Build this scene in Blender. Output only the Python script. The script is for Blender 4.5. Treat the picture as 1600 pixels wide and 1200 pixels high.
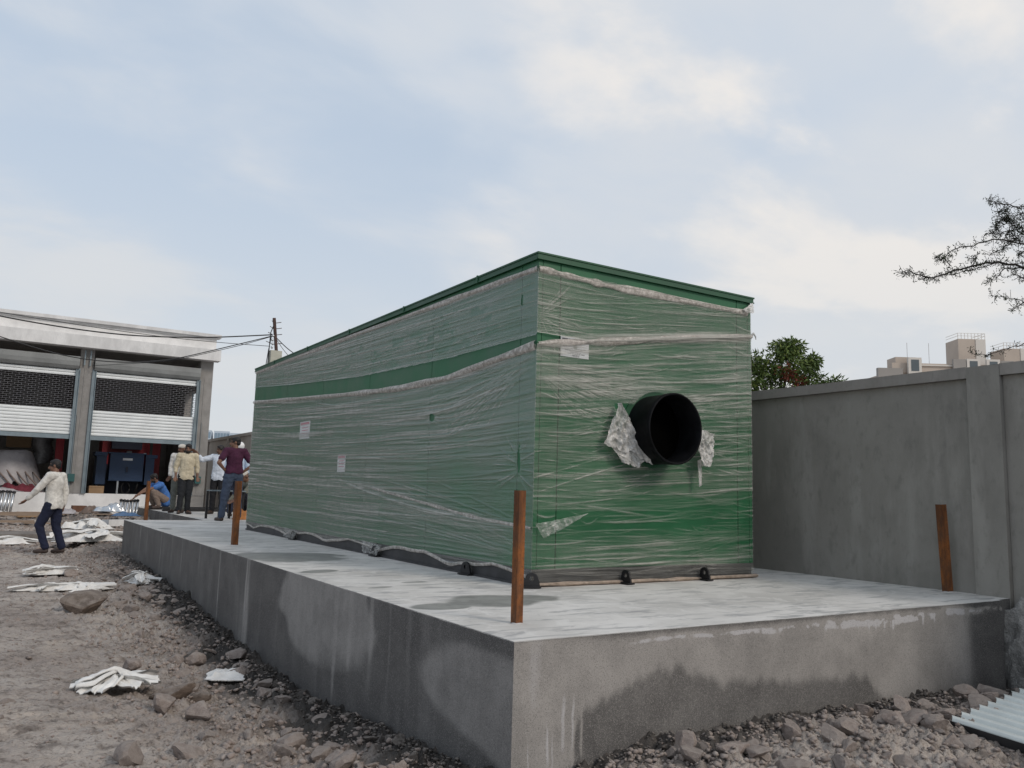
import bpy, bmesh, math, random
import numpy as np
from mathutils import Vector, Matrix, Euler

S = bpy.context.scene
for o in list(bpy.data.objects): bpy.data.objects.remove(o, do_unlink=True)
COL = S.collection

# ------------------------------------------------------------------ camera
cam_d = bpy.data.cameras.new('camera'); cam = bpy.data.objects.new('camera', cam_d); COL.objects.link(cam)
YAW, PITCH, ROLL, FPX = 0.5599, 0.1321, 0.0283, 1279.9
fw = Vector((math.sin(YAW)*math.cos(PITCH), math.cos(YAW)*math.cos(PITCH), math.sin(PITCH)))
rt = Vector((math.cos(YAW), -math.sin(YAW), 0)); up = rt.cross(fw)
r2 = rt*math.cos(ROLL) + up*math.sin(ROLL); u2 = -rt*math.sin(ROLL) + up*math.cos(ROLL)
cam.matrix_world = Matrix(((r2.x, u2.x, -fw.x, 0), (r2.y, u2.y, -fw.y, 0), (r2.z, u2.z, -fw.z, 1.39), (0, 0, 0, 1)))
cam_d.sensor_width = 36; cam_d.lens = 36*FPX/1600; cam_d.clip_start = .05; cam_d.clip_end = 2000
S.camera = cam

# ------------------------------------------------------------------ sky and sun
SUN_DIR = Vector((.30, -.78, .58)).normalized()          # towards the sun (behind the cloud layer)
SUN_EL = math.asin(SUN_DIR.z); SUN_ROT = math.atan2(SUN_DIR.x, SUN_DIR.y)
w = bpy.data.worlds.new('World'); S.world = w; w.use_nodes = True
nt = w.node_tree; N = nt.nodes; L = nt.links; N.clear()
def nn(t, **k):
    n = N.new(t)
    for a, b in k.items(): setattr(n, a, b)
    return n
def wmath(op, a, b=None, c=None, clamp=False):
    n = nn('ShaderNodeMath', operation=op, use_clamp=clamp)
    for i, v in enumerate((a, b, c)):
        if v is None: continue
        if isinstance(v, (int, float)): n.inputs[i].default_value = v
        else: L.new(v, n.inputs[i])
    return n.outputs[0]
tc = nn('ShaderNodeTexCoord'); sep = nn('ShaderNodeSeparateXYZ'); L.new(tc.outputs['Generated'], sep.inputs[0])
zz = wmath('ADD', wmath('MAXIMUM', sep.outputs[2], 0.0), .22)
cmb = nn('ShaderNodeCombineXYZ'); L.new(wmath('DIVIDE', sep.outputs[0], zz), cmb.inputs[0]); L.new(wmath('DIVIDE', sep.outputs[1], zz), cmb.inputs[1])
def wnoise(scale, detail, rough, off=(0, 0, 0), dist=0.):
    mp = nn('ShaderNodeMapping'); mp.inputs['Location'].default_value = off; L.new(cmb.outputs[0], mp.inputs[0])
    mp.inputs['Rotation'].default_value = (0, 0, .35); mp.inputs['Scale'].default_value = (1, 1.35, 1)
    n = nn('ShaderNodeTexNoise'); n.inputs['Scale'].default_value = scale; n.inputs['Detail'].default_value = detail
    n.inputs['Roughness'].default_value = rough; n.inputs['Distortion'].default_value = dist
    L.new(mp.outputs[0], n.inputs['Vector']); return n.outputs[0]
def wramp(f, a, b):
    n = nn('ShaderNodeMapRange', interpolation_type='SMOOTHSTEP'); n.inputs['From Min'].default_value = a; n.inputs['From Max'].default_value = b
    L.new(f, n.inputs['Value']); return n.outputs[0]
def wmix(f, a, b):
    n = nn('ShaderNodeMix', data_type='RGBA')
    if isinstance(f, float): n.inputs[0].default_value = f
    else: L.new(f, n.inputs[0])
    for i, v in ((6, a), (7, b)):
        if isinstance(v, tuple): n.inputs[i].default_value = (*v, 1)
        else: L.new(v, n.inputs[i])
    return n.outputs[2]
sky = nn('ShaderNodeTexSky', sky_type='NISHITA', sun_disc=False, sun_elevation=SUN_EL, sun_rotation=SUN_ROT, air_density=1.0, dust_density=1.5, ozone_density=1.2)
BG = .1
# veil of thin high cloud, then brighter broken cloud towards the right of the view
side = wmath('ADD', wmath('MULTIPLY', sep.outputs[0], .80), wmath('MULTIPLY', sep.outputs[1], -.28))   # + towards the sun side
big = wnoise(.85, 3, .5, (3.1, 1.7, 0)); med = wnoise(2.1, 6, .52, (7.3, 2.2, 0), .3); fine = wnoise(1.5, 7, .55, (1.4, 5.2, 0), .2)
cov = wmath('ADD', wmath('MULTIPLY', big, .55), wmath('MULTIPLY', med, .45))
cov2 = wmath('ADD', cov, wmath('MULTIPLY', side, .20))
veil_c = wmix(wramp(cov, .40, .62), (4.9, 5.45, 6.2), (5.6, 5.85, 6.2))
open_sky = wmix(.82, sky.outputs[0], (4.75, 5.5, 6.45))
c1 = wmix(wramp(cov2, .37, .53), open_sky, veil_c)
bright = wmath('MULTIPLY', wramp(wmath('ADD', wmath('MULTIPLY', fine, .75), wmath('MULTIPLY', big, .25)), .47, .60), wramp(side, .0, .30))
c2 = wmix(wmath('MULTIPLY', bright, .9), c1, (7.3, 6.95, 6.6))
low = wramp(sep.outputs[2], .42, .0)
c3 = wmix(wmath('MULTIPLY', low, .85), c2, (5.7, 5.9, 6.05))
bg = nn('ShaderNodeBackground'); bg.inputs[1].default_value = BG; L.new(c3, bg.inputs[0])
wo = nn('ShaderNodeOutputWorld'); L.new(bg.outputs[0], wo.inputs[0])

sd = bpy.data.lights.new('sun', 'SUN'); sd.energy = 1.15; sd.angle = math.radians(14); sd.color = (1, .90, .79)
so = bpy.data.objects.new('sun', sd); COL.objects.link(so); so.rotation_euler = (-SUN_DIR).to_track_quat('-Z', 'Y').to_euler()
S.view_settings.view_transform = 'Standard'; S.view_settings.look = 'None'; S.view_settings.exposure = .28; S.view_settings.gamma = 1
S.view_settings.use_curve_mapping = False
S.render.engine = 'CYCLES'; S.cycles.transparent_max_bounces = 16; S.cycles.max_bounces = 8

# ------------------------------------------------------------------ helpers
rng = np.random.default_rng(7); random.seed(7)
def lat(seed):
    return np.random.default_rng(seed).random((256, 256)).astype(np.float32)
_L = {}
def vn(x, y, seed=0):
    if seed not in _L: _L[seed] = lat(seed)
    T = _L[seed]; xi = np.floor(x).astype(int); yi = np.floor(y).astype(int); fx = x-xi; fy = y-yi
    fx = fx*fx*(3-2*fx); fy = fy*fy*(3-2*fy); a = xi & 255; b = yi & 255; a1 = (a+1) & 255; b1 = (b+1) & 255
    return (T[a, b]*(1-fx)+T[a1, b]*fx)*(1-fy)+(T[a, b1]*(1-fx)+T[a1, b1]*fx)*fy
def fbm(x, y, seed=0, o=4, g=.5):
    s = 0; t = 0; am = 1.
    for i in range(o):
        s = s+am*vn(x*2**i+i*17.3, y*2**i+i*9.1, seed+i); t += am; am *= g
    return s/t
def ss(a, b, x):
    t = np.clip((x-a)/(b-a), 0, 1); return t*t*(3-2*t)

class MB:
    def __init__(s): s.v = []; s.f = []; s.m = []
    def add(s, vs, fs, m=0):
        o = len(s.v); s.v += [tuple(map(float, v)) for v in vs]; s.f += [tuple(i+o for i in f) for f in fs]; s.m += [m]*len(fs); return s
    def box(s, x0, x1, y0, y1, z0, z1, m=0, M=None):
        vs = [Vector((x, y, z)) for x in (x0, x1) for y in (y0, y1) for z in (z0, z1)]
        if M is not None: vs = [M@v for v in vs]
        return s.add(vs, [(0, 1, 3, 2), (4, 6, 7, 5), (0, 4, 5, 1), (2, 3, 7, 6), (0, 2, 6, 4), (1, 5, 7, 3)], m)
    def tube(s, pts, r, n=8, m=0, cap=True):
        pts = [Vector(p) for p in pts]; R = r if isinstance(r, (list, tuple)) else [r]*len(pts)
        vs = []; fs = []; ref = None
        for i, p in enumerate(pts):
            d = (pts[min(i+1, len(pts)-1)]-pts[max(i-1, 0)]).normalized()
            if ref is None: ref = Vector((0, 0, 1)) if abs(d.z) < .9 else Vector((1, 0, 0))
            a = d.cross(ref).normalized(); b = d.cross(a)
            for k in range(n):
                t = 2*math.pi*k/n; vs.append(p+(a*math.cos(t)+b*math.sin(t))*R[i])
        for i in range(len(pts)-1):
            for k in range(n):
                k2 = (k+1) % n; fs.append((i*n+k, i*n+k2, (i+1)*n+k2, (i+1)*n+k))
        if cap: fs += [tuple(range(n))[::-1], tuple(range((len(pts)-1)*n, len(pts)*n))]
        return s.add(vs, fs, m)
    def ball(s, c, r, n=12, rot=None, m=0):
        rx, ry, rz = (r, r, r) if isinstance(r, (int, float)) else r; vs = [];fs = []; h = n//2
        for i in range(h+1):
            for k in range(n):
                p = math.pi*i/h; t = 2*math.pi*k/n; v = Vector((rx*math.sin(p)*math.cos(t), ry*math.sin(p)*math.sin(t), rz*math.cos(p)))
                if rot is not None: v = rot@v
                vs.append(v+Vector(c))
        for i in range(h):
            for k in range(n): fs.append((i*n+k, (i+1)*n+k, (i+1)*n+(k+1) % n, i*n+(k+1) % n))
        return s.add(vs, fs, m)
    def mesh(s, name, smooth=False):
        me = bpy.data.meshes.new(name); me.from_pydata(s.v, [], s.f)
        if any(s.m): me.polygons.foreach_set('material_index', s.m)
        if smooth: me.polygons.foreach_set('use_smooth', [True]*len(s.f))
        me.update(); return me
def fixn(me):
    b = bmesh.new(); b.from_mesh(me); bmesh.ops.remove_doubles(b, verts=b.verts, dist=1e-5); bmesh.ops.recalc_face_normals(b, faces=b.faces); b.to_mesh(me); b.free(); return me
def fastmesh(name, V, F, smooth=True):
    """V (n,3) F (m,4 or 3) numpy"""
    me = bpy.data.meshes.new(name); k = F.shape[1]
    me.vertices.add(len(V)); me.vertices.foreach_set('co', V.astype(np.float32).ravel())
    me.loops.add(F.size); me.loops.foreach_set('vertex_index', F.astype(np.int32).ravel())
    me.polygons.add(len(F)); me.polygons.foreach_set('loop_start', np.arange(0, F.size, k, dtype=np.int32)); me.polygons.foreach_set('loop_total', np.full(len(F), k, np.int32))
    me.update(calc_edges=True)
    if smooth: me.polygons.foreach_set('use_smooth', np.ones(len(F), bool))
    return me
def gridfaces(nu, nv):
    i = np.arange(nu-1)[:, None]*nv+np.arange(nv-1)[None]; i = i.ravel()
    return np.stack([i, i+nv, i+nv+1, i+1], 1)
def attr(me, name, vals):
    a = me.attributes.new(name, 'FLOAT', 'POINT'); a.data.foreach_set('value', np.asarray(vals, np.float32).ravel())

def link(name, me, mat=None, parent=None, kind=None, loc=None):
    o = bpy.data.objects.new(name, me); COL.objects.link(o)
    if mat is not None:
        for m in (mat if isinstance(mat, (list, tuple)) else [mat]): me.materials.append(m)
    if parent is not None:
        o.parent = parent
        if parent.get('_w'):              # child mesh is written in world coordinates
            P = parent
            off = Vector(P['_w']); o.location = -off
    if loc is not None: o.location = loc
    if kind: o['kind'] = kind
    return o
def sub(name, me, mat, parent):          # sub-part: parent already carries the offset
    o = bpy.data.objects.new(name, me); COL.objects.link(o); o.parent = parent
    if mat is not None: me.materials.append(mat)
    return o
def tag(o, label, cat, group=None):
    o['label'] = label; o['category'] = cat
    if group: o['group'] = group
    return o
def thing(name, label, cat, loc=(0, 0, 0), rz=0, group=None, world=False):
    o = bpy.data.objects.new(name, None); COL.objects.link(o); o.location = loc; o.rotation_euler = (0, 0, rz); o.empty_display_size = .1
    if world: o['_w'] = tuple(loc)
    return tag(o, label, cat, group)
def copy_tree(o, parent=None):
    c = o.copy(); COL.objects.link(c)
    if parent is not None: c.parent = parent
    for ch in list(o.children): copy_tree(ch, c)
    return c

# ------------------------------------------------------------------ materials
class G:
    """tiny node graph helper"""
    def __init__(s, name):
        s.m = bpy.data.materials.new(name); s.m.use_nodes = True; s.t = s.m.node_tree; s.t.nodes.clear()
        s.out = s.n('ShaderNodeOutputMaterial')
        s.bsdf = s.n('ShaderNodeBsdfPrincipled'); s.tc = s.n('ShaderNodeTexCoord'); s.l(s.bsdf.outputs[0], s.out.inputs[0])
    def n(s, t, **k):
        q = s.t.nodes.new(t)
        for a, b in k.items(): setattr(q, a, b)
        return q
    def l(s, a, b): s.t.links.new(a, b)
    def setv(s, i, v):
        if isinstance(v, tuple) and len(v) == 3 and i.type == 'RGBA': i.default_value = (*v, 1)
        elif isinstance(v, (int, float, tuple)): i.default_value = v
        else: s.l(v, i)
    def noise(s, scale, detail=4, rough=.55, st=(1, 1, 1), src='Object', dist=0, off=(0, 0, 0)):
        mp = s.n('ShaderNodeMapping'); mp.inputs['Scale'].default_value = st; mp.inputs['Location'].default_value = off
        s.l(s.tc.outputs[src], mp.inputs[0]); q = s.n('ShaderNodeTexNoise'); s.l(mp.outputs[0], q.inputs['Vector'])
        q.inputs['Scale'].default_value = scale; q.inputs['Detail'].default_value = detail; q.inputs['Roughness'].default_value = rough; q.inputs['Distortion'].default_value = dist
        return q.outputs[0]
    def ramp(s, f, a, b, lo=0., hi=1.):
        q = s.n('ShaderNodeMapRange', interpolation_type='SMOOTHSTEP'); s.l(f, q.inputs['Value'])
        q.inputs['From Min'].default_value = a; q.inputs['From Max'].default_value = b; q.inputs['To Min'].default_value = lo; q.inputs['To Max'].default_value = hi
        return q.outputs[0]
    def mix(s, f, a, b):
        q = s.n('ShaderNodeMix', data_type='RGBA'); s.setv(q.inputs[0], f); s.setv(q.inputs[6], a); s.setv(q.inputs[7], b); return q.outputs[2]
    def math(s, op, a, b=0., clamp=False):
        q = s.n('ShaderNodeMath', operation=op, use_clamp=clamp); s.setv(q.inputs[0], a); s.setv(q.inputs[1], b); return q.outputs[0]
    def attr(s, name): return s.n('ShaderNodeAttribute', attribute_name=name).outputs['Fac']
    def bump(s, h, strength, dist=.01, prev=None):
        q = s.n('ShaderNodeBump'); q.inputs['Strength'].default_value = strength; q.inputs['Distance'].default_value = dist; s.l(h, q.inputs['Height'])
        if prev is not None: s.l(prev, q.inputs['Normal'])
        return q.outputs[0]
    def set(s, **k):
        for a, v in k.items():
            s.setv(s.bsdf.inputs[a.replace('_', ' ')], v)
        return s.m
def sc(c, k): return tuple(min(1, x*k) for x in c)
def M(name, col, rough=.8, var=.25, scale=6, bump=.25, bscale=60, metal=0., st=(1, 1, 1), spec=.4, bd=.004):
    g = G(name); a = g.noise(scale, 5, .6, st); b = g.noise(bscale, 3, .6, st)
    c = g.mix(g.ramp(a, .3, .7), sc(col, 1-var), sc(col, 1+var))
    c = g.mix(g.ramp(b, .3, .75, 0, .35), c, sc(col, 1-var*1.3))
    m = g.set(Base_Color=c, Roughness=rough, Metallic=metal, Specular_IOR_Level=spec)
    if bump: g.l(g.bump(b, bump, bd), g.bsdf.inputs['Normal'])
    return m

def m_ground():
    g = G('dirt'); n1 = g.noise(.55, 6, .62); n2 = g.noise(5, 8, .65); n3 = g.noise(45, 5, .7); n4 = g.noise(1.6, 5, .6, off=(4, 2, 0))
    c = g.mix(g.ramp(n1, .35, .65), (.34, .292, .262), (.49, .44, .40))
    c = g.mix(g.ramp(n4, .5, .68, 0, .65), c, (.54, .465, .40))
    c = g.mix(g.ramp(n2, .46, .7, 0, .75), c, (.13, .105, .09))
    c = g.mix(g.ramp(n3, .55, .75, 0, .5), c, (.40, .37, .34))
    c = g.mix(g.ramp(n3, .47, .28, 0, .75), c, (.09, .07, .06))
    c = g.mix(g.attr('wet'), c, g.mix(g.ramp(n2, .35, .7), (.040, .037, .035), (.085, .078, .072)))
    n5 = g.noise(16, 6, .7, off=(9, 1, 3)); c = g.mix(g.ramp(n5, .48, .33, 0, .7), c, (.10, .083, .072)); nb = g.bump(n3, .8, .02); nb = g.bump(n5, .7, .035, nb); nb = g.bump(n2, .5, .05, nb)  # occlusion shade painted into the colour: pits of the finer noises darkened
    m = g.set(Base_Color=c, Roughness=.93, Specular_IOR_Level=.2); g.l(nb, g.bsdf.inputs['Normal']); return m
def m_rock(name, a, b, dust):
    g = G(name); n1 = g.noise(3.5, 5, .6); n2 = g.noise(28, 6, .7); geo = g.n('ShaderNodeNewGeometry'); sp = g.n('ShaderNodeSeparateXYZ'); g.l(geo.outputs['Normal'], sp.inputs[0])
    oi = g.n('ShaderNodeObjectInfo')
    c = g.mix(g.ramp(n1, .35, .65), a, b); c = g.mix(g.math('MULTIPLY', oi.outputs['Random'], .5), c, (.19, .172, .16))
    c = g.mix(g.ramp(n2, .52, .72, 0, .7), c, dust); c = g.mix(g.ramp(n2, .45, .28, 0, .6), c, sc(a, .45))
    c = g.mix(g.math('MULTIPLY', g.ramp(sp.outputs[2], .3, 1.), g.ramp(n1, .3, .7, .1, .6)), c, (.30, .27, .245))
    m = g.set(Base_Color=c, Roughness=.92, Specular_IOR_Level=.2); g.l(g.bump(n2, .7, .01), g.bsdf.inputs['Normal']); return m
def m_plinth_side():
    g = G('cast_concrete_side'); t = g.attr('tone'); n1 = g.noise(3, 6, .6); n2 = g.noise(70, 5, .7); n3 = g.noise(260, 2, .5); st = g.noise(9, 5, .6, (1, 1, .07))
    c = g.mix(g.ramp(n1, .35, .65), (.26, .247, .235), (.34, .322, .306))
    dark = g.mix(g.ramp(n1, .35, .65), (.078, .075, .074), (.112, .108, .105))
    f = g.math('ADD', t, g.math('MULTIPLY', g.math('SUBTRACT', n2, .5), .25)); f = g.math('ADD', f, g.math('MULTIPLY', g.math('SUBTRACT', st, .5), .22))
    c = g.mix(g.ramp(f, .1, .75), dark, c)
    c = g.mix(g.ramp(f, .9, 1.35), c, (.46, .45, .46))
    c = g.mix(g.ramp(n3, .56, .68, 0, .5), c, (.42, .40, .38)); c = g.mix(g.ramp(n3, .43, .30, 0, .6), c, (.045, .045, .045)); c = g.mix(g.ramp(n2, .60, .75, 0, .45), c, (.40, .38, .36)); c = g.mix(g.ramp(n2, .40, .28, 0, .45), c, (.06, .06, .06))
    m = g.set(Base_Color=c, Roughness=g.ramp(t, 0, .8, .62, .9), Specular_IOR_Level=.3); g.l(g.bump(n2, .35, .004, g.bump(n3, .3, .002)), g.bsdf.inputs['Normal']); return m
def m_plinth_top():
    g = G('trowelled_concrete_top'); t = g.attr('tone'); n1 = g.noise(1.3, 5, .6); st = g.noise(5, 7, .65, (1, 1, 1), dist=.8); s2 = g.noise(4, 6, .6, (.6, 2.6, 1), dist=.6, off=(3, 1, 0)); n3 = g.noise(120, 4, .6)
    rot = g.n('ShaderNodeMapping'); 
    c = g.mix(g.ramp(n1, .35, .65), (.50, .485, .46), (.65, .632, .605))
    c = g.mix(g.ramp(s2, .50, .66, 0, .75), c, (.29, .29, .29))
    c = g.mix(g.ramp(st, .52, .62, 0, .5), c, (.68, .665, .64)); c = g.mix(g.ramp(st, .42, .33, 0, .5), c, (.36, .355, .35))
    c = g.mix(g.ramp(n3, .6, .75, 0, .3), c, (.3, .29, .28))
    c = g.mix(g.math('SUBTRACT', 1., t), c, g.mix(g.ramp(st, .4, .6), (.19, .19, .178), (.25, .25, .235)))
    m = g.set(Base_Color=c, Roughness=g.ramp(t, 0, 1, .5, .88), Specular_IOR_Level=.25); g.l(g.bump(st, .25, .006, g.bump(n3, .25, .002)), g.bsdf.inputs['Normal']); return m
def m_plaster(name, a, b, dk, lt):
    g = G(name); n1 = g.noise(.9, 6, .62, dist=.5); n2 = g.noise(14, 6, .65, (1, 1, .5)); n3 = g.noise(90, 4, .7); st = g.noise(3.2, 6, .6, (1, 1, .22), off=(2, 4, 1))
    c = g.mix(g.ramp(n1, .38, .62), a, b); c = g.mix(g.ramp(st, .48, .7, 0, .7), c, lt); c = g.mix(g.ramp(n2, .5, .72, 0, .45), c, dk)
    c = g.mix(g.ramp(n3, .58, .75, 0, .3), c, lt); c = g.mix(g.ramp(n3, .42, .28, 0, .35), c, dk)
    m = g.set(Base_Color=c, Roughness=.9, Specular_IOR_Level=.25); g.l(g.bump(n3, .3, .003, g.bump(n2, .25, .008)), g.bsdf.inputs['Normal']); return m
def m_rust():
    g = G('rusty_steel'); n1 = g.noise(9, 6, .65, (1, 1, .25)); n2 = g.noise(60, 5, .7)
    c = g.mix(g.ramp(n1, .38, .62), (.11, .045, .02), (.33, .115, .03)); n4 = g.noise(3.5, 4, .6, off=(2, 2, 2)); c = g.mix(g.ramp(n4, .4, .62, 0, .45), c, (.075, .05, .035)); c = g.mix(g.ramp(n2, .52, .66, 0, .75), c, (.07, .035, .022)); c = g.mix(g.ramp(n2, .66, .71, 0, .9), c, (.48, .33, .22))
    m = g.set(Base_Color=c, Roughness=.8, Specular_IOR_Level=.3); g.l(g.bump(n2, .4, .003), g.bsdf.inputs['Normal']); return m
def m_paint(name, col, rough=.38, dirt=.3):
    g = G(name); n1 = g.noise(2.2, 5, .6); n2 = g.noise(50, 4, .6)
    c = g.mix(g.ramp(n1, .35, .7), col, sc(col, 1.25)); c = g.mix(g.ramp(n2, .6, .8, 0, dirt), c, (.2, .2, .18))
    return g.set(Base_Color=c, Roughness=g.ramp(n1, .3, .7, rough, rough+.15), Specular_IOR_Level=.5)
def m_film():
    g = G('stretch_film'); hz = g.attr('haze'); uv = 'UV'
    s1 = g.noise(1., 6, .62, (2.2, 120, 1), uv, dist=.15); s2 = g.noise(1., 4, .6, (5, 400, 1), uv); s3 = g.noise(1., 5, .6, (1.3, 14, 1), uv, dist=.4); s4 = g.noise(9, 5, .6, (1, 1, 1), 'Object')
    f = g.math('MULTIPLY', hz, g.ramp(s1, .34, .68, .26, 1.28)); f = g.math('MULTIPLY', f, g.ramp(s2, .3, .7, .75, 1.25)); f = g.math('MULTIPLY', f, g.ramp(s3, .3, .7, .78, 1.18)); f = g.math('MULTIPLY', f, g.ramp(s4, .3, .7, .85, 1.1))
    f = g.math('MINIMUM', f, .93)
    nb = g.bump(s1, .45, .008); nb = g.bump(s2, .35, .003, nb)
    df = g.n('ShaderNodeBsdfDiffuse'); df.inputs[0].default_value = (.55, .54, .50, 1); g.l(nb, df.inputs['Normal'])
    tl = g.n('ShaderNodeBsdfTranslucent'); tl.inputs[0].default_value = (.5, .5, .48, 1)
    gl = g.n('ShaderNodeBsdfGlossy'); gl.inputs[0].default_value = (.85, .87, .88, 1); gl.inputs['Roughness'].default_value = .24; g.l(nb, gl.inputs['Normal'])
    tr = g.n('ShaderNodeBsdfTransparent'); tr.inputs[0].default_value = (.95, .96, .95, 1)
    a = g.n('ShaderNodeMixShader'); a.inputs[0].default_value = .2; g.l(df.outputs[0], a.inputs[1]); g.l(tl.outputs[0], a.inputs[2])
    fr = g.n('ShaderNodeFresnel'); fr.inputs[0].default_value = 1.5; g.l(nb, fr.inputs['Normal'])
    b = g.n('ShaderNodeMixShader'); g.l(f, b.inputs[0]); g.l(tr.outputs[0], b.inputs[1]); g.l(a.outputs[0], b.inputs[2])
    c = g.n('ShaderNodeMixShader'); g.l(g.math('MULTIPLY', fr.outputs[0], .10, True), c.inputs[0]); g.l(b.outputs[0], c.inputs[1]); g.l(gl.outputs[0], c.inputs[2])
    g.l(c.outputs[0], g.out.inputs[0]); return g.m
def m_leaf(name, a, b):
    g = G(name); n = g.noise(3, 3, .6); geo = g.n('ShaderNodeNewGeometry')
    c = g.mix(geo.outputs['Random Per Island'], a, b); c = g.mix(g.ramp(n, .35, .65, 0, .5), c, sc(a, .6))
    return g.set(Base_Color=c, Roughness=.6, Specular_IOR_Level=.3, Transmission_Weight=0.)

GROUND = m_ground()
ROCK = m_rock('brown_rock', (.25, .203, .182), (.35, .295, .265), (.46, .42, .39))
CLOD = m_rock('damp_clod', (.058, .05, .044), (.09, .078, .07), (.14, .127, .118))
P_SIDE = m_plinth_side(); P_TOP = m_plinth_top()
WALLM = m_plaster('grey_cement_plaster', (.225, .214, .194), (.275, .262, .238), (.165, .157, .144), (.34, .325, .298))
WALLF = m_plaster('paler_wall_plaster', (.36, .325, .29), (.42, .38, .34), (.28, .255, .23), (.46, .42, .38))  # paler copy of the wall plaster, giving the far stretch its brighter look
WALLT = m_plaster('grey_cement_coping', (.235, .218, .20), (.28, .262, .242), (.18, .168, .155), (.33, .312, .29))
RUST = m_rust()
GREEN = m_paint('green_powder_coat', (.008, .095, .036), .40, .10)
GREENC = m_paint('green_trim_paint', (.012, .070, .032), .45, .15)
BLACKP = M('black_steel', (.016, .016, .018), .45, .3, 8, .1)
FRAMEM = M('dark_grey_base_frame', (.045, .045, .048), .55, .3, 5, .1)
FILM = m_film()
SHEET = M('white_woven_sack', (.72, .71, .69), .8, .12, 10, .5, 160)
WHITE = M('white_painted_render', (.74, .735, .73), .85, .16, 1.5, .3, 40)
FASC = M('pale_cement_fascia', (.66, .66, .66), .85, .15, 2.2, .3, 30, st=(1, 1, .4))
COLM = M('column_cement', (.27, .26, .25), .85, .15, 3, .3, 30)
CHAN = M('galvanised_guide_channel', (.21, .26, .29), .5, .15, 3, .1, metal=.3)
SLAT = M('white_shutter_slat', (.74, .77, .78), .45, .08, 2, .05)
HOOD = M('grey_shutter_hood', (.25, .26, .26), .55, .15, 2, .05)
GRIL = M('grille_wire', (.10, .10, .11), .5, .2, 5, 0)
INTR = M('interior_plaster', (.34, .325, .31), .9, .2, 1.5, .2)
BLUE = m_paint('blue_enamel', (.009, .032, .085), .35, .1); NAVY = m_paint('navy_enamel', (.006, .01, .03), .4, .05); RED = m_paint('red_enamel', (.25, .012, .02), .4, .1)
CARD = M('brown_cardboard', (.33, .22, .13), .85, .1, 5, .1)
TARP = M('grey_tarpaulin', (.36, .345, .36), .5, .15, 4, .3, 30)
MARO = M('maroon_cloth', (.16, .03, .045), .9, .3, 8, .3)
STEEL = M('bright_steel', (.6, .62, .64), .28, .1, 5, .05, metal=.9)
WOOD = M('weathered_timber', (.25, .19, .145), .85, .25, 4, .4, 40, st=(.2, 1, 1))
PAPER = M('white_paper_label', (.74, .75, .78), .7, .04, 10, 0); INK = M('grey_ink', (.13, .13, .15), .8, .05, 10, 0); PINK = M('pink_print', (.55, .2, .25), .8, .05, 10, 0)
BARK = M('grey_brown_bark', (.10, .08, .065), .9, .3, 12, .6, 50); TWIG = M('dark_twig', (.035, .03, .028), .9, .3, 12, 0)
CLOTHB = M('blue_polythene', (.10, .18, .32), .5, .2, 4, .2)

# ------------------------------------------------------------------ ground
def zbase(x, y):
    e = np.interp(y, [0, 3.4, 4, 5, 7, 9, 10.8, 14.5, 18], [0, -.03, -.08, -.17, -.25, -.17, -.08, 0, 0])
    z = e*ss(-.2, 1.9, x)*(1-ss(2.3, 2.9, x))
    z = z+.40*ss(20.5, 25.5, y)
    z = z+.085*ss(2.5, 3.2, x)*(1-ss(5.6, 6.6, x))*ss(2.3, 3.0, y)*(1-ss(3.5, 4.2, y))
    z = z+.10*ss(1.35, 2.0, x)*ss(17.8, 19.5, y)*(1-ss(24, 26, y))
    return z
def zdetail(x, y):
    rough = .30+.70*np.maximum(ss(.5, 1.5, x+.35*(fbm(x*.7, y*.7, 91)-.5)), 0)
    rough = np.maximum(rough, .8*ss(13.5, 15, y)*ss(.2, 1.2, x))
    edge = ss(1.75, 2.1, x)*(1-ss(2.3, 2.5, x))*ss(3.3, 3.6, y)
    z = (fbm(x*.8, y*.8, 11, 3)-.5)*.07
    r = 1-np.abs(2*fbm(x*5.5, y*5.5, 31, 4, .55)-1); z = z+(r-.75)*.105*rough
    c = fbm(x*16, y*16, 51, 3, .6); z = z+(np.abs(c-.5)*2)*.075*rough-.012
    z = z+(fbm(x*38, y*38, 71, 2)-.5)*.026*(.4+.6*rough)
    z = z+edge*(fbm(x*9, y*6, 81, 4)-.2)*.13
    return z
def axis(segs):
    out = []
    for a, b, n in segs: out += list(np.linspace(a, b, n, endpoint=False))
    return np.array(out)
xs = np.concatenate([-np.geomspace(150, 3, 30), axis([(-3, -.6, 60), (-.6, 2.5, 190), (2.5, 7.0, 240)]), np.geomspace(7.0, 320, 25)])
ys = np.concatenate([-np.geomspace(30, 1, 12), axis([(-1, 1.8, 30)]), [1.8*(1.0052**i) for i in range(0, 540)], np.geomspace(30, 420, 30)])
X, Y = np.meshgrid(xs, ys, indexing='ij'); near = (1-ss(28, 34, Y))*(1-ss(7, 9, X))*ss(-8, -5, X)
Z = zbase(X, Y)+zdetail(X, Y)*near
wetn = fbm(X*2.2, Y*2.2, 61, 4)
wet = np.clip(ss(1.55, 2.0, X+(wetn-.5)*.9)*(1-ss(2.6, 2.9, X))*ss(3.0, 3.5, Y)*(1-.5*ss(14, 17, Y)), 0, 1)
wet = np.maximum(wet, ss(3.02, 3.32, Y+(wetn-.5)*.55)*ss(2.2, 2.4, X)*(1-ss(3.6, 4, Y))*.9)
me = fastmesh('ground', np.stack([X, Y, Z], -1).reshape(-1, 3), gridfaces(len(xs), len(ys))); attr(me, 'wet', wet)
link('ground', me, GROUND, kind='structure')
def gz(x, y):
    return float(zbase(np.array([x], float), np.array([y], float))[0]+zdetail(np.array([x], float), np.array([y], float))[0])

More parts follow.
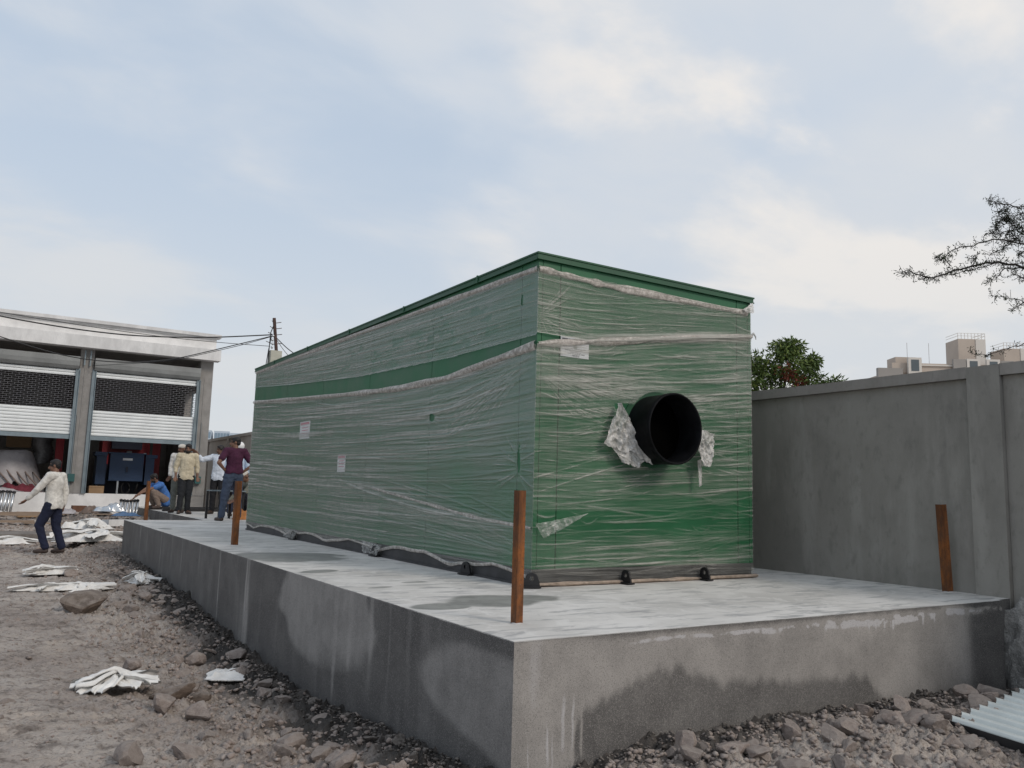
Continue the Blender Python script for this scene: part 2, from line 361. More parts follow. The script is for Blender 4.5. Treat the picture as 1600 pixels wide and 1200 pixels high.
# ------------------------------------------------------------------ concrete platforms
SX0, SX1, SY0, SY1, SZ = 2.233, 6.72, 3.475, 17.45, .67
def tri(a, b, c, d, u): return ss(a, b, u)*(1-ss(c, d, u))
thp = thing('concrete_platform', 'large raised grey concrete platform carrying the wrapped green enclosure', 'platform', (2.233, 3.475, 0), world=True)
# left side face
u = np.linspace(SY0, SY1, 1300); v = np.linspace(-.5, SZ, 90); U, V = np.meshgrid(u, v, indexing='ij')
n = fbm(U*1.3, V*2.2, 5, 4); ns = fbm(U*9, V*.8, 6, 4)
t = .10+.10*(n-.5)+.16*ss(.5, .75, ns)
n8 = fbm(U*.9+V*.8, V*1.6-U*.5, 8, 4); U_ = U+(n8-.5)*.9; V_ = V+(n-.5)*.45; e1 = ((U_-3.85)/.66)**2+((V_-.33-.22*(U_-3.9))/.30)**2+(n-.5)*.8                  # pale dry patch beside the near corner
wn = (n-.5)*.10+(n8-.5)*.10; wn = wn*1.6; t = np.maximum(t, .50*(.85+.3*n)*ss(-.04, .09, V-(.30-(4.6-U)*.31)+wn)*ss(-.05, .16, (.36+(4.6-U)*.55)-V+wn)*ss(-.02, .07, .615-V+wn*.4)*ss(-.05, .35, 4.66-U+wn))
low = ss(-.02, .10, V-(.22+.30*(U-4.0)*(U < 4.6)*1.)+(n-.5)*.12)
e2 = ((U_-6.25)/1.05)**2+((V_-.42)/.42)**2+(n-.5)*1.0
t = np.maximum(t, .56*(1-ss(.7, 1.2, e2))*ss(-.25, .15, V-.16*(6.6-U)))
for yc, wd, am, z0 in ((4.95, .02, .35, .0), (5.25, .035, .45, .0), (5.62, .03, .4, .1), (5.9, .03, .5, -.2), (8.35, .05, .75, -.2), (8.42, .02, .9, .0), (9.55, .022, .8, -.2), (10.6, .05, .45, .3), (11.7, .04, .5, .1), (12.4, .03, .4, .2), (13.3, .05, .5, .0), (14.6, .03, .4, .1), (15.3, .06, .35, 0), (16.2, .04, .4, 0)):
    wob = yc+.05*(fbm(V*2.5, V*0+yc, 9)-.5)
    t = t+am*np.exp(-((U-wob)/wd)**2)*ss(z0-.1, z0+.2, V)*(.4+.6*fbm(U*3, V*5, 12))
t = t+.25*tri(8.2, 8.3, 8.5, 8.75, U)*ss(.6, .1, V)
t = t+.35*ss(.655, .668, V)
me = fastmesh('left_face', np.stack([U*0+SX0, U, V], -1).reshape(-1, 3)[:, :], gridfaces(len(u), len(v))[:, ::-1], False); attr(me, 'tone', t)
link('side_face', me, P_SIDE, thp)
# front face
u = np.linspace(SX0, SX1, 620); v = np.linspace(-.4, SZ, 130); U, V = np.meshgrid(u, v, indexing='ij')
n = fbm(U*1.6, V*2.4, 25, 4); ns = fbm(U*12, V*.9, 26, 4); nf = fbm(U*7, V*7, 28, 4)
edge = .02+np.interp(U, [2.3, 2.5, 2.62, 2.78, 3.05, 3.3, 3.5, 4.05, 4.5, 5.0, 5.2, 5.6, 6.0, 6.4, 6.72], [-.5, -.4, .22, .33, .40, .44, .37, .30, .27, .27, .06, -.1, -.3, .0, .7])
drips = .07*(ns-.5)*2+.05*(n-.5)
dry = ss(-.05, .04, V-edge-drips)
t = (.24+.42*dry)+.20*(n-.5)+.07*(ns-.5)
t = t+.42*tri(2.30, 2.38, 2.42, 2.52, U+.05*(n-.5)+.05*V)*(.3+.9*fbm(U*14, V*7, 33, 4))
t = t-.35*ss(-.01, .03, V-(.635-.02*(n-.5)))*ss(2.5, 2.9, U)                                   # damp lip under the top edge
t = t-.55*tri(6.15, 6.35, 6.8, 7, U)*ss(.1, .7, fbm(U*3, V*2, 36)+.3)
bandc = .610+.03*(fbm(U*3, V*0, 41, 4)-.5)-.035*(fbm(U*1.2, U*0, 46, 2)-.5)
bw = .012+.03*fbm(U*2.1, V*0+3, 42, 3)*ss(3.6, 4.2, U)
t = t+1.0*np.exp(-((V-bandc)/bw)**2)*ss(2.7, 3.3, U)*(.15+.95*ss(.32, .62, fbm(U*14, V*22, 43, 4)))
tee = fbm(U*42, V*1.2, 44, 2); t = t+.5*ss(.60, .70, tee)*tri(4.4, 4.8, 5.6, 6.1, U)*ss(.50, .56, V)*(V < bandc)
for xc, wd, z1 in ((2.445, .006, .28), (2.475, .005, .22), (2.54, .016, .42), (2.60, .010, .40), (2.655, .006, .33), (2.33, .006, .2)):
    wob = xc+.035*(fbm(V*5, V*0+xc, 47)-.5); t = t+.6*np.exp(-((U-wob)/(wd*(.5+1.1*fbm(V*7, V*0+xc*3, 48))))**2)*ss(z1+.10, z1-.12, V)*ss(.0, .1, V-.05*math.sin(xc*50))
t = t+.10*(nf-.5)
me = fastmesh('front_face', np.stack([U, U*0+SY0, V], -1).reshape(-1, 3), gridfaces(len(u), len(v)), False); attr(me, 'tone', t)
link('side_face', me, P_SIDE, thp)
# top, with puddle stains
u = np.linspace(SX0, 6.985, 330); v = np.concatenate([np.linspace(SY0, 9.6, 420), np.linspace(9.62, SY1, 120)]); U, V = np.meshgrid(u, v, indexing='ij')
n = fbm(U*2.5, V*2.5, 35, 4)
def pud(cx, cy, ax, ay, th=0.):
    a = (U-cx)*math.cos(th)+(V-cy)*math.sin(th); b = -(U-cx)*math.sin(th)+(V-cy)*math.cos(th)
    return (1-ss(.8, 1.15, (a/ax)**2+(b/ay)**2+(n-.5)*1.5))
t = 1-.9*np.maximum.reduce([pud(2.75, 8.5, .55, .62, .4), pud(2.98, 4.83, .47, .27, .2), pud(2.48, 4.70, .22, .14, 0), pud(2.46, 7.0, .25, .12, .5), pud(2.5, 5.75, .12, .05, .3)*.8, pud(2.9, 6.0, .1, .05, 0)*.8, pud(2.42, 14.1, .12, .3, 0), pud(4.6, 15.6, 1.4, .3, .1)*.35])
Zt = SZ+.004*(fbm(U*1.5, V*1.5, 39)-.5)*ss(0, .1, U-SX0)*ss(0, .1, V-SY0)
Vc = V-np.where(V <= SY0+1e-6, .006*fbm(U*14, V*0, 93, 4), 0); U = U-np.where(U <= SX0+1e-6, .006*fbm(V*14, V*0, 94, 4), 0); V = Vc; Zt = Zt-np.where((V <= SY0+.001) | (U <= SX0), .005*fbm(U*11+V*11, V*0, 95, 4), 0)
X2 = np.where((U > SX1) & (V < 3.515), SX1, U)
me = fastmesh('top', np.stack([X2, V, Zt], -1).reshape(-1, 3), gridfaces(len(u), len(v))); attr(me, 'tone', t)
link('top_surface', me, P_TOP, thp)
b = MB(); b.add([(SX1, SY0, -.3), (SX1, 3.515, -.3), (SX1, 3.515, SZ), (SX1, SY0, SZ)], [(0, 1, 2, 3)]); b.add([(SX1, 3.515, -.3), (6.985, 3.515, -.3), (6.985, 3.515, SZ), (SX1, 3.515, SZ)], [(0, 1, 2, 3)])
b.add([(6.985, 3.515, -.3), (6.985, SY1, -.3), (6.985, SY1, SZ), (6.985, 3.515, SZ)], [(0, 1, 2, 3)]); b.add([(SX0, SY1, -.3), (6.985, SY1, -.3), (6.985, SY1, SZ), (SX0, SY1, SZ)], [(0, 1, 2, 3)])
me = b.mesh('back_faces'); attr(me, 'tone', [.25]*len(b.v)); link('side_face', me, P_SIDE, thp)
# rear platform
thq = thing('concrete_platform', 'narrower rear concrete platform where the workers stand and squat', 'platform', (3.7, 17.45, 0), world=True)
u = np.linspace(3.70, 6.98, 90); v = np.linspace(17.452, 27.0, 200); U, V = np.meshgrid(u, v, indexing='ij')
me = fastmesh('rear_top', np.stack([U, V, U*0+SZ], -1).reshape(-1, 3), gridfaces(len(u), len(v))); attr(me, 'tone', .8+.2*fbm(U, V, 3)); link('top_surface', me, P_TOP, thq)
u = np.linspace(17.452, 27., 300); v = np.linspace(-.2, SZ, 30); U, V = np.meshgrid(u, v, indexing='ij')
me = fastmesh('rear_side', np.stack([U*0+3.70, U, V], -1).reshape(-1, 3), gridfaces(len(u), len(v))[:, ::-1], False); attr(me, 'tone', .1+.3*ss(.5, .8, fbm(U*6, V, 8))); link('side_face', me, P_SIDE, thq)

# ------------------------------------------------------------------ boundary wall
wl = thing('boundary_wall', 'tall grey cement boundary wall with pillars and coping behind the enclosure', 'wall', (6.97, 3.5, 0), world=True)
def wobble_box(x0, x1, y0, y1, z0, z1, seed, amp=.006, nx=1, ny=40, nz=30):
    """box whose -X face is a gently uneven trowelled sheet"""
    v = np.linspace(y0, y1, ny); z = np.linspace(z0, z1, nz); A, B = np.meshgrid(v, z, indexing='ij')
    k = ss(0, .05, (A-y0)/(y1-y0))*ss(0, .05, (y1-A)/(y1-y0))
    Xf = x0+amp*(fbm(A*2, B*2, seed)-.5)*2*k
    Vt = np.stack([Xf, A, B], -1).reshape(-1, 3); F = gridfaces(ny, nz)[:, ::-1]
    o = len(Vt); V2 = np.array([(x0, y0, z0), (x0, y1, z0), (x0, y1, z1), (x0, y0, z1), (x1, y0, z0), (x1, y1, z0), (x1, y1, z1), (x1, y0, z1)])
    F2 = np.array([(4, 5, 6, 7), (0, 4, 7, 3), (1, 2, 6, 5), (3, 7, 6, 2), (0, 1, 5, 4)])+o
    return fastmesh('wallpiece', np.concatenate([Vt, V2]), np.concatenate([F, F2]), False)
PITCHW = 3.27; y = 3.51-PITCHW*2; k = 0
while y < 47:
    top = 2.56 if y < 18 else (2.82 if y < 22 else 3.10)
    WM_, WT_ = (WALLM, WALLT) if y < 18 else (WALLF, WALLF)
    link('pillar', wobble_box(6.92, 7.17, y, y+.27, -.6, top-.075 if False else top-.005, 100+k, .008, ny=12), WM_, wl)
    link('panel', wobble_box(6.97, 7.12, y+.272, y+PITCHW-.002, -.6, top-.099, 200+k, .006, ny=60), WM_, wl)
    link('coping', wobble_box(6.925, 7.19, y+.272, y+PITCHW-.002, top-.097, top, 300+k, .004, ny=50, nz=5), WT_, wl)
    y += PITCHW; k += 1
# rough mortar at the foot of the near pillar
b = bmesh.new(); bmesh.ops.create_icosphere(b, subdivisions=5, radius=1)
for vv in b.verts:
    p = vv.co.copy(); nz_ = float(fbm(np.array([p.x*2.3+p.z*1.7+5]), np.array([p.y*2.3+p.z+3]), 15, 5)[0])
    vv.co = Vector((6.90+p.x*.10*(.6+nz_), 3.42+p.y*.20*(.5+nz_), .22+p.z*.42*(.7+.6*nz_)))
me = bpy.data.meshes.new('mortar'); b.to_mesh(me); b.free(); link('mortar_smear', me, M('rough_mortar', (.33, .32, .305), .95, .3, 12, 1., 70, bd=.02), wl)

# ------------------------------------------------------------------ enclosure
CX0, CX1, CY0, CY1, CZ0, CZ1 = 3.605, 6.09, 5.39, 13.85, .67, 3.335
en = thing('equipment_enclosure', 'long dark green metal enclosure wrapped in wrinkled clear film on the platform', 'enclosure', ((CX0+CX1)/2, (CY0+CY1)/2, CZ0), world=True)
link('core', MB().box(CX0+.05, CX1-.05, CY0+.05, CY1-.05, CZ0+.1, CZ1-.06).mesh('core'), BLACKP, en)
fr = MB(); fr.box(CX0+.01, CX1-.01, CY0+.01, CY1-.01, CZ0+.003, .80); fr.box(CX0-.005, CX1+.005, CY0-.005, CY1+.005, CZ0+.002, CZ0+.02); fr.box(CX0-.004, CX1+.004, CY0-.004, CY1+.004, .785, .803)
link('base_frame', fr.mesh('base_frame'), FRAMEM, en)
PZ0, PZ1 = .806, 3.285
def panel(x0, x1, y0, y1): 
    me = MB().box(x0, x1, y0, y1, PZ0, PZ1).mesh('panel'); return link('panel', me, GREEN, en)
gap = .004
ysm = [CY0, 5.633, 7.257, 8.85, 10.45, 12.05, 13.62, CY1]
for a, c in zip(ysm[:-1], ysm[1:]):
    panel(CX0, CX0+.04, a+(0 if a == CY0 else gap), c-(0 if c == CY1 else gap)); panel(CX1-.04, CX1, a+(0 if a == CY0 else gap), c-(0 if c == CY1 else gap))
xsm = [CX0+.041, 3.826, 5.896, CX1-.041]
for a, c in zip(xsm[:-1], xsm[1:]):
    panel(a+gap, c-gap, CY0, CY0+.04); panel(a+gap, c-gap, CY1-.04, CY1)
# roof cap in lengths, with small joints
o_ = .022; bb = [CY0-o_, 6.36, 7.95, 9.55, 11.15, 12.75, CY1+o_]
for a, c in zip(bb[:-1], bb[1:]):
    q = MB(); a2 = a+(.002 if a > CY0 else 0); c2 = c-(.002 if c < CY1 else 0); q.box(CX0-o_, CX1+o_, a2, c2, 3.290, 3.335); q.box(CX0-o_-.008, CX1+o_+.008, a2-(.008 if a < CY0 else 0), c2, 3.326, 3.340)
    q.box(CX0-o_-.006, CX0-o_+.006, a2, c2, 3.280, 3.292)
    if a > CY0: q.box(CX0-o_-.012, CX0-o_+.02, a2-.02, a2+.001, 3.276, 3.346)
    if a < CY0: q.box(CX0-o_-.006, CX1+o_+.006, CY0-o_-.006, CY0-o_+.006, 3.280, 3.292)
    link('roof_cap', q.mesh('roof_cap'), GREENC, en)
# exhaust duct
dc = Vector((4.84, 0, 1.965)); RD = .298
def ring(yy, r, n=64): return [(dc.x+r*math.cos(2*math.pi*k/n), yy, dc.z+r*math.sin(2*math.pi*k/n)) for k in range(n)]
prof = [(5.40, RD), (5.16, RD), (5.155, RD+.006), (5.10, RD+.006), (5.096, RD+.003), (5.096, RD-.008), (5.10, RD-.012), (5.36, RD-.012)]
b = MB(); vs = []; 
for yy, r in prof: vs += ring(yy, r)
fs = [(i*64+k, (i+1)*64+k, (i+1)*64+(k+1) % 64, i*64+(k+1) % 64) for i in range(len(prof)-1) for k in range(64)]
b.add(vs, fs); fs_ = b.mesh('duct', True); dk = link('exhaust_duct', fixn(fs_), M('black_duct_paint', (.007, .0075, .009), .55, .5, 6, .1, spec=.08), en)
sub('duct_back', MB().add(ring(5.362, RD-.012), [tuple(range(64))]).mesh('duct_back'), M('matt_near_black', (.002, .002, .002), 1., .1, 5, 0, spec=0.), dk)  # matt near-black disc closes the inner end of the duct
sub('flange', fixn(MB().add(ring(5.388, RD+.05)+ring(5.380, RD+.05)+ring(5.380, RD-.001)+ring(5.388, RD-.001), [(i*64+k, ((i+1) % 4)*64+k, ((i+1) % 4)*64+(k+1) % 64, i*64+(k+1) % 64) for i in range(4) for k in range(64)]).mesh('flange')), GREENC, dk)
# lifting lugs
def lug(pos, rot):
    n = 14; out = [(-.085, 0), (.085, 0), (.075, .06)]+[(.06*math.cos(a)*1.05, .085+.055*math.sin(a)) for a in np.linspace(0, math.pi, 9)]+[(-.075, .06)]
    hole = [(.024*math.cos(a), .082+.024*math.sin(a)) for a in np.linspace(0, 2*math.pi, len(out), endpoint=False)]
    hole = hole[8:]+hole[:8]
    m = len(out); vs = [(0-.011, p[0], p[1]) for p in out]+[(-.011, p[0], p[1]) for p in hole]+[(.011, p[0], p[1]) for p in out]+[(.011, p[0], p[1]) for p in hole]
    # plate stands in the local YZ plane
    fs = []
    hs = sorted(range(m), key=lambda i: 0)
    # match each outline vertex with the hole vertex at the nearest angle
    ang = lambda p: math.atan2(p[1]-.082, p[0])
    oa = sorted(range(m), key=lambda i: ang(out[i])); ha = sorted(range(m), key=lambda i: ang(hole[i]))
    for i in range(m):
        a, a1, h, h1 = oa[i], oa[(i+1) % m], m+ha[i], m+ha[(i+1) % m]
        fs += [(a, a1, h1, h), (2*m+h-m+m-m, 2*m+h1-m, 2*m+a1, 2*m+a), (a, 2*m+a, 2*m+a1, a1), (h, h1, 2*m+h1, 2*m+h)]
    fs = [tuple(f) for f in fs]
    q = MB()
    fs2 = []
    for i in range(m):
        a, a1, h, h1 = oa[i], oa[(i+1) % m], m+ha[i], m+ha[(i+1) % m]
        fs2 += [(a, a1, h1, h), (2*m+h, 2*m+h1, 2*m+a1, 2*m+a), (a, 2*m+a, 2*m+a1, a1), (h, h1, 2*m+h1, 2*m+h)]
    q.add(vs, fs2); q.box(-.045, .045, -.09, .09, -.004, .01)
    me = fixn(q.mesh('lug')); me.transform(Matrix.Scale(.78, 4)); me.transform(Matrix.Translation(pos)@Matrix.Rotation(rot, 4, 'Z'))
    return link('lifting_lug', me, BLACKP, en)
for yy in (6.35, 8.36, 11.2): lug((CX0-.045, yy, CZ0+.008), math.radians(12))
for xx in (4.5, 5.4): lug((xx, CY0-.065, CZ0+.008), 0)
lug((CX0-.03, CY0-.05, CZ0+.008), math.radians(65))
# gasket lugs seen through film: small bolts
# labels
pl = link('label_placard', MB().box(3.835, 4.123, CY0-.006, CY0-.001, 2.512, 2.675).mesh('placard'), PAPER, en)
tx = MB()
def tline(x0, x1, z, h, ga=.004, seed=1):
    R = random.Random(seed); x = x0
    while x < x1: 
        wd = R.uniform(.003, .009); tx.box(x, min(x+wd, x1), CY0-.0075, CY0-.0065, z-h/2, z+h/2); x += wd+ga*R.choice((.5, .7, .8, 2.2))
tline(3.85, 3.975, 2.657, .014, seed=2)
for i, (a, c, z) in enumerate(((3.87, 4.09, 2.583), (3.88, 4.06, 2.569), (3.93, 4.04, 2.553), (3.90, 4.08, 2.541), (3.95, 4.03, 2.529), (3.96, 4.02, 2.52))): tline(a, c, z, .005, .003, 5+i)
sub('print', tx.mesh('print'), INK, pl)['kind'] = 'stuff'
b = MB(); b.add([(3.982+.018*math.cos(a), CY0-.0078, 2.598+.02*math.sin(a)) for a in np.linspace(0, 6.28, 20)], [tuple(range(20))]); sub('emblem', b.mesh('emblem'), M('grey_emblem', (.35, .38, .36), .7, .1, 9, 0), pl)
for (yy, zz_, wd, ht) in ((11.1, 2.17, .42, .24), (9.62, 1.69, .26, .21)):
    st_ = link('sticker', MB().box(CX0-.006, CX0-.001, yy-wd/2, yy+wd/2, zz_-ht/2, zz_+ht/2).mesh('sticker'), PAPER, en)
    q = MB(); q.box(CX0-.0075, CX0-.0065, yy-wd*.44, yy+wd*.44, zz_+ht*.30, zz_+ht*.44)
    for k in range(3): q.box(CX0-.0075, CX0-.0065, yy-wd*.36, yy+wd*.3, zz_+ht*(.12-.16*k), zz_+ht*(.16-.16*k))
    sub('print', q.mesh('print'), PINK, st_)['kind'] = 'stuff'

# ------------------------------------------------------------------ stretch film
def rasterize(W_, H, du, dz, u0, z0, lines):
    """lines: (ua, ub, za, zb, sag, sigma, amp): thin folds drawn as height ridges"""
    R = np.zeros((W_, H), np.float32)
    for ua, ub, za, zb, sag, sg, am in lines:
        i0 = max(0, int((min(ua, ub)-u0)/du)); i1 = min(W_, int((max(ua, ub)-u0)/du)+1)
        if i1-i0 < 3: continue
        uu = u0+du*np.arange(i0, i1); s = (uu-ua)/(ub-ua); zc = za+(zb-za)*s-sag*4*s*(1-s); en_ = np.sin(np.clip(s, 0, 1)*math.pi)**.5
        jc = np.round((zc-z0)/dz).astype(int)
        for dj in range(-int(3*sg/dz)-1, int(3*sg/dz)+2):
            j = jc+dj; ok = (j >= 0) & (j < H); d = (z0+j*dz-zc)/sg
            np.maximum.at(R, (np.arange(i0, i1)[ok], j[ok]), (am*en_*np.exp(-d*d))[ok])
    return R
def film(name, length, nu, nv, topf, gaptf, gapbf, botf, hazef, place, bare, folds, seed, dmap=None):
    z0, z1 = .665, 3.30; ks = 2.49/max(length, 2.49)*1.15; u = np.linspace(0, length, nu); z = np.linspace(z0, z1, nv); U, Zz = np.meshgrid(u, z, indexing='ij')
    T = topf(U); GT = gaptf(U); GB = gapbf(U); Bt = botf(U)
    # flow coordinate follows the edges of the bands
    wu = np.where(Zz > GT, 1+(Zz-GT)/np.maximum(T-GT, .05), (Zz-.67)/np.maximum(GB-.67, .1))
    wu = wu+.02*(fbm(U*1.2, Zz*3, seed+1, 3)-.5)
    st1 = fbm(U*.8*ks, wu*26, seed+2, 3); st2 = fbm(U*1.7*ks, wu*80, seed+3, 3)
    rid = (1-np.abs(2*st1-1))**5; rid2 = (1-np.abs(2*st2-1))**4
    R = rasterize(nu, nv, u[1]-u[0], z[1]-z[0], 0, z0, folds)
    big = fbm(U*.7*ks, wu*5, seed+5, 4)
    Rl = random.Random(seed); lay_ = np.zeros_like(U)
    for q in range(9):
        a0 = .6+2.7*(q+Rl.random())/9; b0 = Rl.uniform(-.10, .10)*(4/length); e_ = Zz-(a0+b0*U+.03*(fbm(U*.9, U*0+q, seed+40, 2)-.5)); lay_ += .075*((e_ > 0) & (e_ < Rl.uniform(.3, .6)))+.16*np.exp(-(e_/.007)**2)*fbm(U*2.5, U*0+q*3, seed+50, 2)
    hz = (hazef(U, Zz)+lay_-.10)*(.66+.34*rid+.22*rid2+.45*(big-.5))+.5*R  # fold ridges and layer edges whitened too, as highlights painted into the film
    d = .008+.0042*rid+.002*rid2+.008*R+.008*(big-.4)
    k = ss(0, .10, U)*ss(0, .10, length-U); d = .006+(d-.006)*(.25+.75*k)
    if dmap is not None: d = d+dmap(U, Zz)
    keep = (Zz < T) & (Zz > Bt) & ~((Zz < GT) & (Zz > GB)) & ~bare(U, Zz)
    # thick gathered edges
    for E, sg, s in ((T, .022, -1), (GB, .028, -1), (GT, .012, 1)):
        q = np.exp(-((Zz-E)/sg)**2); hz = hz+.42*q; d = d+.012*q
    hz = np.clip(hz, .02, .9)
    P = place(U, Zz, np.maximum(d, .004)); F = gridfaces(nu, nv)
    kf = keep.ravel()[F].all(1); F = F[kf]
    used = np.zeros(nu*nv, bool); used[F.ravel()] = True; remap = np.cumsum(used)-1
    me = fastmesh(name, P.reshape(-1, 3)[used], remap[F]); attr(me, 'haze', hz.ravel()[used])
    uvl = me.uv_layers.new(name='UVMap'); UVs = np.stack([U.ravel()*ks/3, wu.ravel()/2.2], -1)[used]
    uvl.data.foreach_set('uv', UVs[remap[F].ravel()].astype(np.float32).ravel())
    return link('film_wrap', me, FILM, en)
IN = lambda xs_, ys_: (lambda U: np.interp(U, xs_, ys_))
def mkfolds(n, length, gt, gb, seed, extra=()):
    R = random.Random(seed); out = list(extra)
    for i in range(n):
        ln = R.uniform(.25, 2.6)*length/(4 if length < 4 else 3); ua = R.uniform(-.3, length-.2); ub = min(length+.2, ua+ln)
        zc = R.uniform(.72, 3.2); a = float(gt(np.array([min(max(ua, 0), length)]))[0]); c = float(gt(np.array([min(max(ub, 0), length)]))[0]); f = (zc-.8)/1.8 if zc < 2.6 else 1
        out.append((ua, ub, zc, zc+(c-a)*f*.9+R.gauss(0, .035), R.uniform(-.02, .06), R.choice((.0035, .0045, .0055, .008)), R.uniform(.3, 1.)))
    return out
# left side: u = y - CY0
Ll = CY1-CY0
ltop = IN([0, 1.6, 3.9, 6.3, Ll], [3.215, 3.215, 3.255, 3.275, 3.285]); lgt = IN([0, 1.5, 3.8, 6.2, Ll], [2.652, 2.645, 2.705, 2.85, 3.01]); lgb = IN([0, 1.5, 3.8, 6.2, Ll], [2.578, 2.470, 2.515, 2.62, 2.775])
lbot = lambda U: .70+.085*np.abs(np.sin(U*1.9+.6))**.6*(.6+.8*fbm(U*2.3, U*0, 77, 3))-.04*ss(.6, 0, U)
def lhaze(U, Z):
    h = .225+.14*ss(.6, 4.5, U)-.10*ss(2.0, 1.2, Z)*(U < 3)
    h = h-.30*np.exp(-((U-.4)/1.4)**2)*ss(1.10, 1.16, Z-.10*U*.8)*ss(1.52, 1.25, Z-.06*U)-.12*np.exp(-((U-1.5)/.9)**2-((Z-1.4)/.3)**2)
    blot = fbm(U*3.2, Z*9, 61, 4)*fbm(U*9, Z*22, 66, 3); zone = tri(.3, 1.0, 3.6, 5.4, U)*tri(2.65, 2.75, 3.0, 3.2, Z)
    h = h-.42*zone*ss(.30, .36, blot)
    return h-.07*ss(.5, .2, U)
def lbare(U, Z):
    t1 = (np.abs((U-1.80)/.05)**2+((Z-2.10)/.035)**2) < 1
    t2 = (np.abs(U-.205-.02*(Z-1.6)) < .012*(1-((Z-1.66)/.12)**2)) 
    t3 = (np.abs(U-.22) < .012*(1-((Z-2.98)/.05)**2)) & (U > .19)
    return t1 | t2 | t3
R = random.Random(3); ex = []
for i in range(34): ex.append((.02, R.uniform(.9, 2.2), 2.50+R.gauss(0, .03), 2.50-R.uniform(.05, .8), R.uniform(-.05, .1), .006, R.uniform(.5, 1)))
for i in range(16): a = R.uniform(0, 6.28); ex.append((1.80+.05*math.cos(a), 1.80+R.uniform(.2, .55)*math.cos(a), 2.10+.04*math.sin(a), 2.10+.13*math.sin(a), 0, .005, .8))
for i in range(26): a = R.uniform(0, 6.28); ex.append((.21+.03*math.cos(a), .21+R.uniform(.2, .5)*math.cos(a), 1.60+.1*math.sin(a), 1.60+.3*math.sin(a), 0, .005, .9))
for i in range(24): s0 = R.uniform(0, 1.); ex.append((.05, R.uniform(2.2, 5.5), 1.16-R.uniform(0, .30), 1.28+R.gauss(.1, .13), -.02, .007, R.uniform(.4, 1)))
ex.append((0.0, 4.6, 1.135, 1.55, .10, .013, 1.4)); ex.append((0.0, 4.2, 1.115, 1.50, .10, .010, 1.2)); ex.append((0.1, 3.3, 2.33, 2.20, .12, .010, 1.1)); ex.append((0.05, 2.5, 2.40, 2.12, .08, .012, 1.2))
film('left_film', Ll, 900, 420, ltop, lgt, lgb, lbot, lhaze, lambda U, Z, d: np.stack([CX0-d, CY0+U-.012*(U <= 0), Z], -1), lbare, mkfolds(620, Ll, lgt, lgb, 4, ex), 500)
# front: u = x - CX0
Lf = CX1-CX0
ftop = IN([0, .25, 1.2, 2.2, Lf-.12, Lf], [3.225, 3.205, 3.20, 3.195, 3.185, 3.275]); fgt = IN([0, .22, .5, .95, 1.3, Lf], [2.672, 2.667, 2.655, 2.72, 2.775, 2.95]); fgb = IN([0, .22, .5, 1.08, Lf], [2.586, 2.605, 2.64, 2.745, 2.95])
fbot = lambda U: .682+.01*np.sin(U*5)
def fhaze(U, Z):
    h = .215+.08*ss(2.2, 2.9, Z)-.07*ss(1.9, 1.3, Z)+.10*ss(1.1, .8, Z)+.12*np.exp(-((Z-2.35)/.12)**2)
    h = h+.16*np.exp(-((U-2.15)/.35)**2-((Z-2.72)/.25)**2)+.08*ss(.8, 0, U)*ss(1.2, 1.6, Z)
    h = h-.34*np.exp(-((U-.35)/.38)**2-((Z-1.19)/.07)**2)-.12*np.exp(-((U-1.3)/.6)**2-((Z-1.25)/.10)**2)-.22*np.exp(-((U-2.4)/.15)**2-((Z-1.25)/.25)**2)
    h = h-.12*np.exp(-((U-.6)/.35)**2-((Z-2.49)/.05)**2)-.15*np.exp(-((U-1.7)/.5)**2-((Z-2.55)/.06)**2)
    return h
DU, DZ = 4.84-CX0, 1.965
def fbare(U, Z):
    q = ((U-DU)**2+(Z-DZ)**2) < (RD+.03)**2
    flap = (U > DU-.43) & (U < DU-.05) & (Z < 2.16) & (Z > 1.72) & (Z > 2.16-1.05*(U-(DU-.43))-.05) & (U < DU)
    return q | ((U > DU-.44) & (U < DU-.2) & (Z < 2.165) & (Z > 2.165-(U-(DU-.44))*2.2-.02) & (Z > 1.75))
ex = []
for i in range(90):
    a = R.gauss(0, .55); sx = R.choice((-1, 1)); rr = RD+.02; 
    ex.append((DU+sx*rr*math.cos(a), DU+sx*(rr+R.uniform(.3, 1.1)), DZ+rr*math.sin(a)*1., DZ+rr*math.sin(a)*1.5+R.gauss(0, .12), R.uniform(-.03, .03), .006, R.uniform(.4, 1.1)))
for i in range(50): ex.append((.0, R.uniform(.5, 1.7), 2.42-R.uniform(0, .1), 2.40-R.uniform(.0, .55), R.uniform(-.02, .05), .006, R.uniform(.4, 1)))
for i in range(24): ex.append((.0, R.uniform(.15, .45), 2.82+R.gauss(0, .015), 2.82+R.gauss(0, .14), 0, .006, R.uniform(.5, 1)))
for i in range(26): ex.append((R.uniform(.8, 1.6), Lf, 2.38+R.gauss(-.1, .12), 2.56-R.uniform(0, .3), .02, .006, R.uniform(.4, 1)))
for i in range(16): ex.append((R.uniform(.2, 1.6), Lf-.02, .85+R.uniform(0, .15), 1.08+R.uniform(-.1, .15), .03, .006, R.uniform(.4, 1)))
for za, zb, sg, am in ((2.60, 2.955, .020, 1.5), (2.585, 2.93, .012, 1.3), (2.57, 2.90, .010, .9)): ex.append((-.05, Lf+.05, za, zb, -.03, sg, am))
for za, zm, zb, sg, am in ((2.445, 2.405, 2.56, .010, 1.2), (2.43, 2.38, 2.53, .016, 1.0)): ex.append((0, 1.1, za, zm, .01, sg, am)); ex.append((1.0, Lf, zm, zb, .025, sg, am))
ex.append((0, Lf, .80, .86, 0, .012, 1.)); ex.append((0.3, 1.4, 1.33, 1.2, .0, .008, .9))
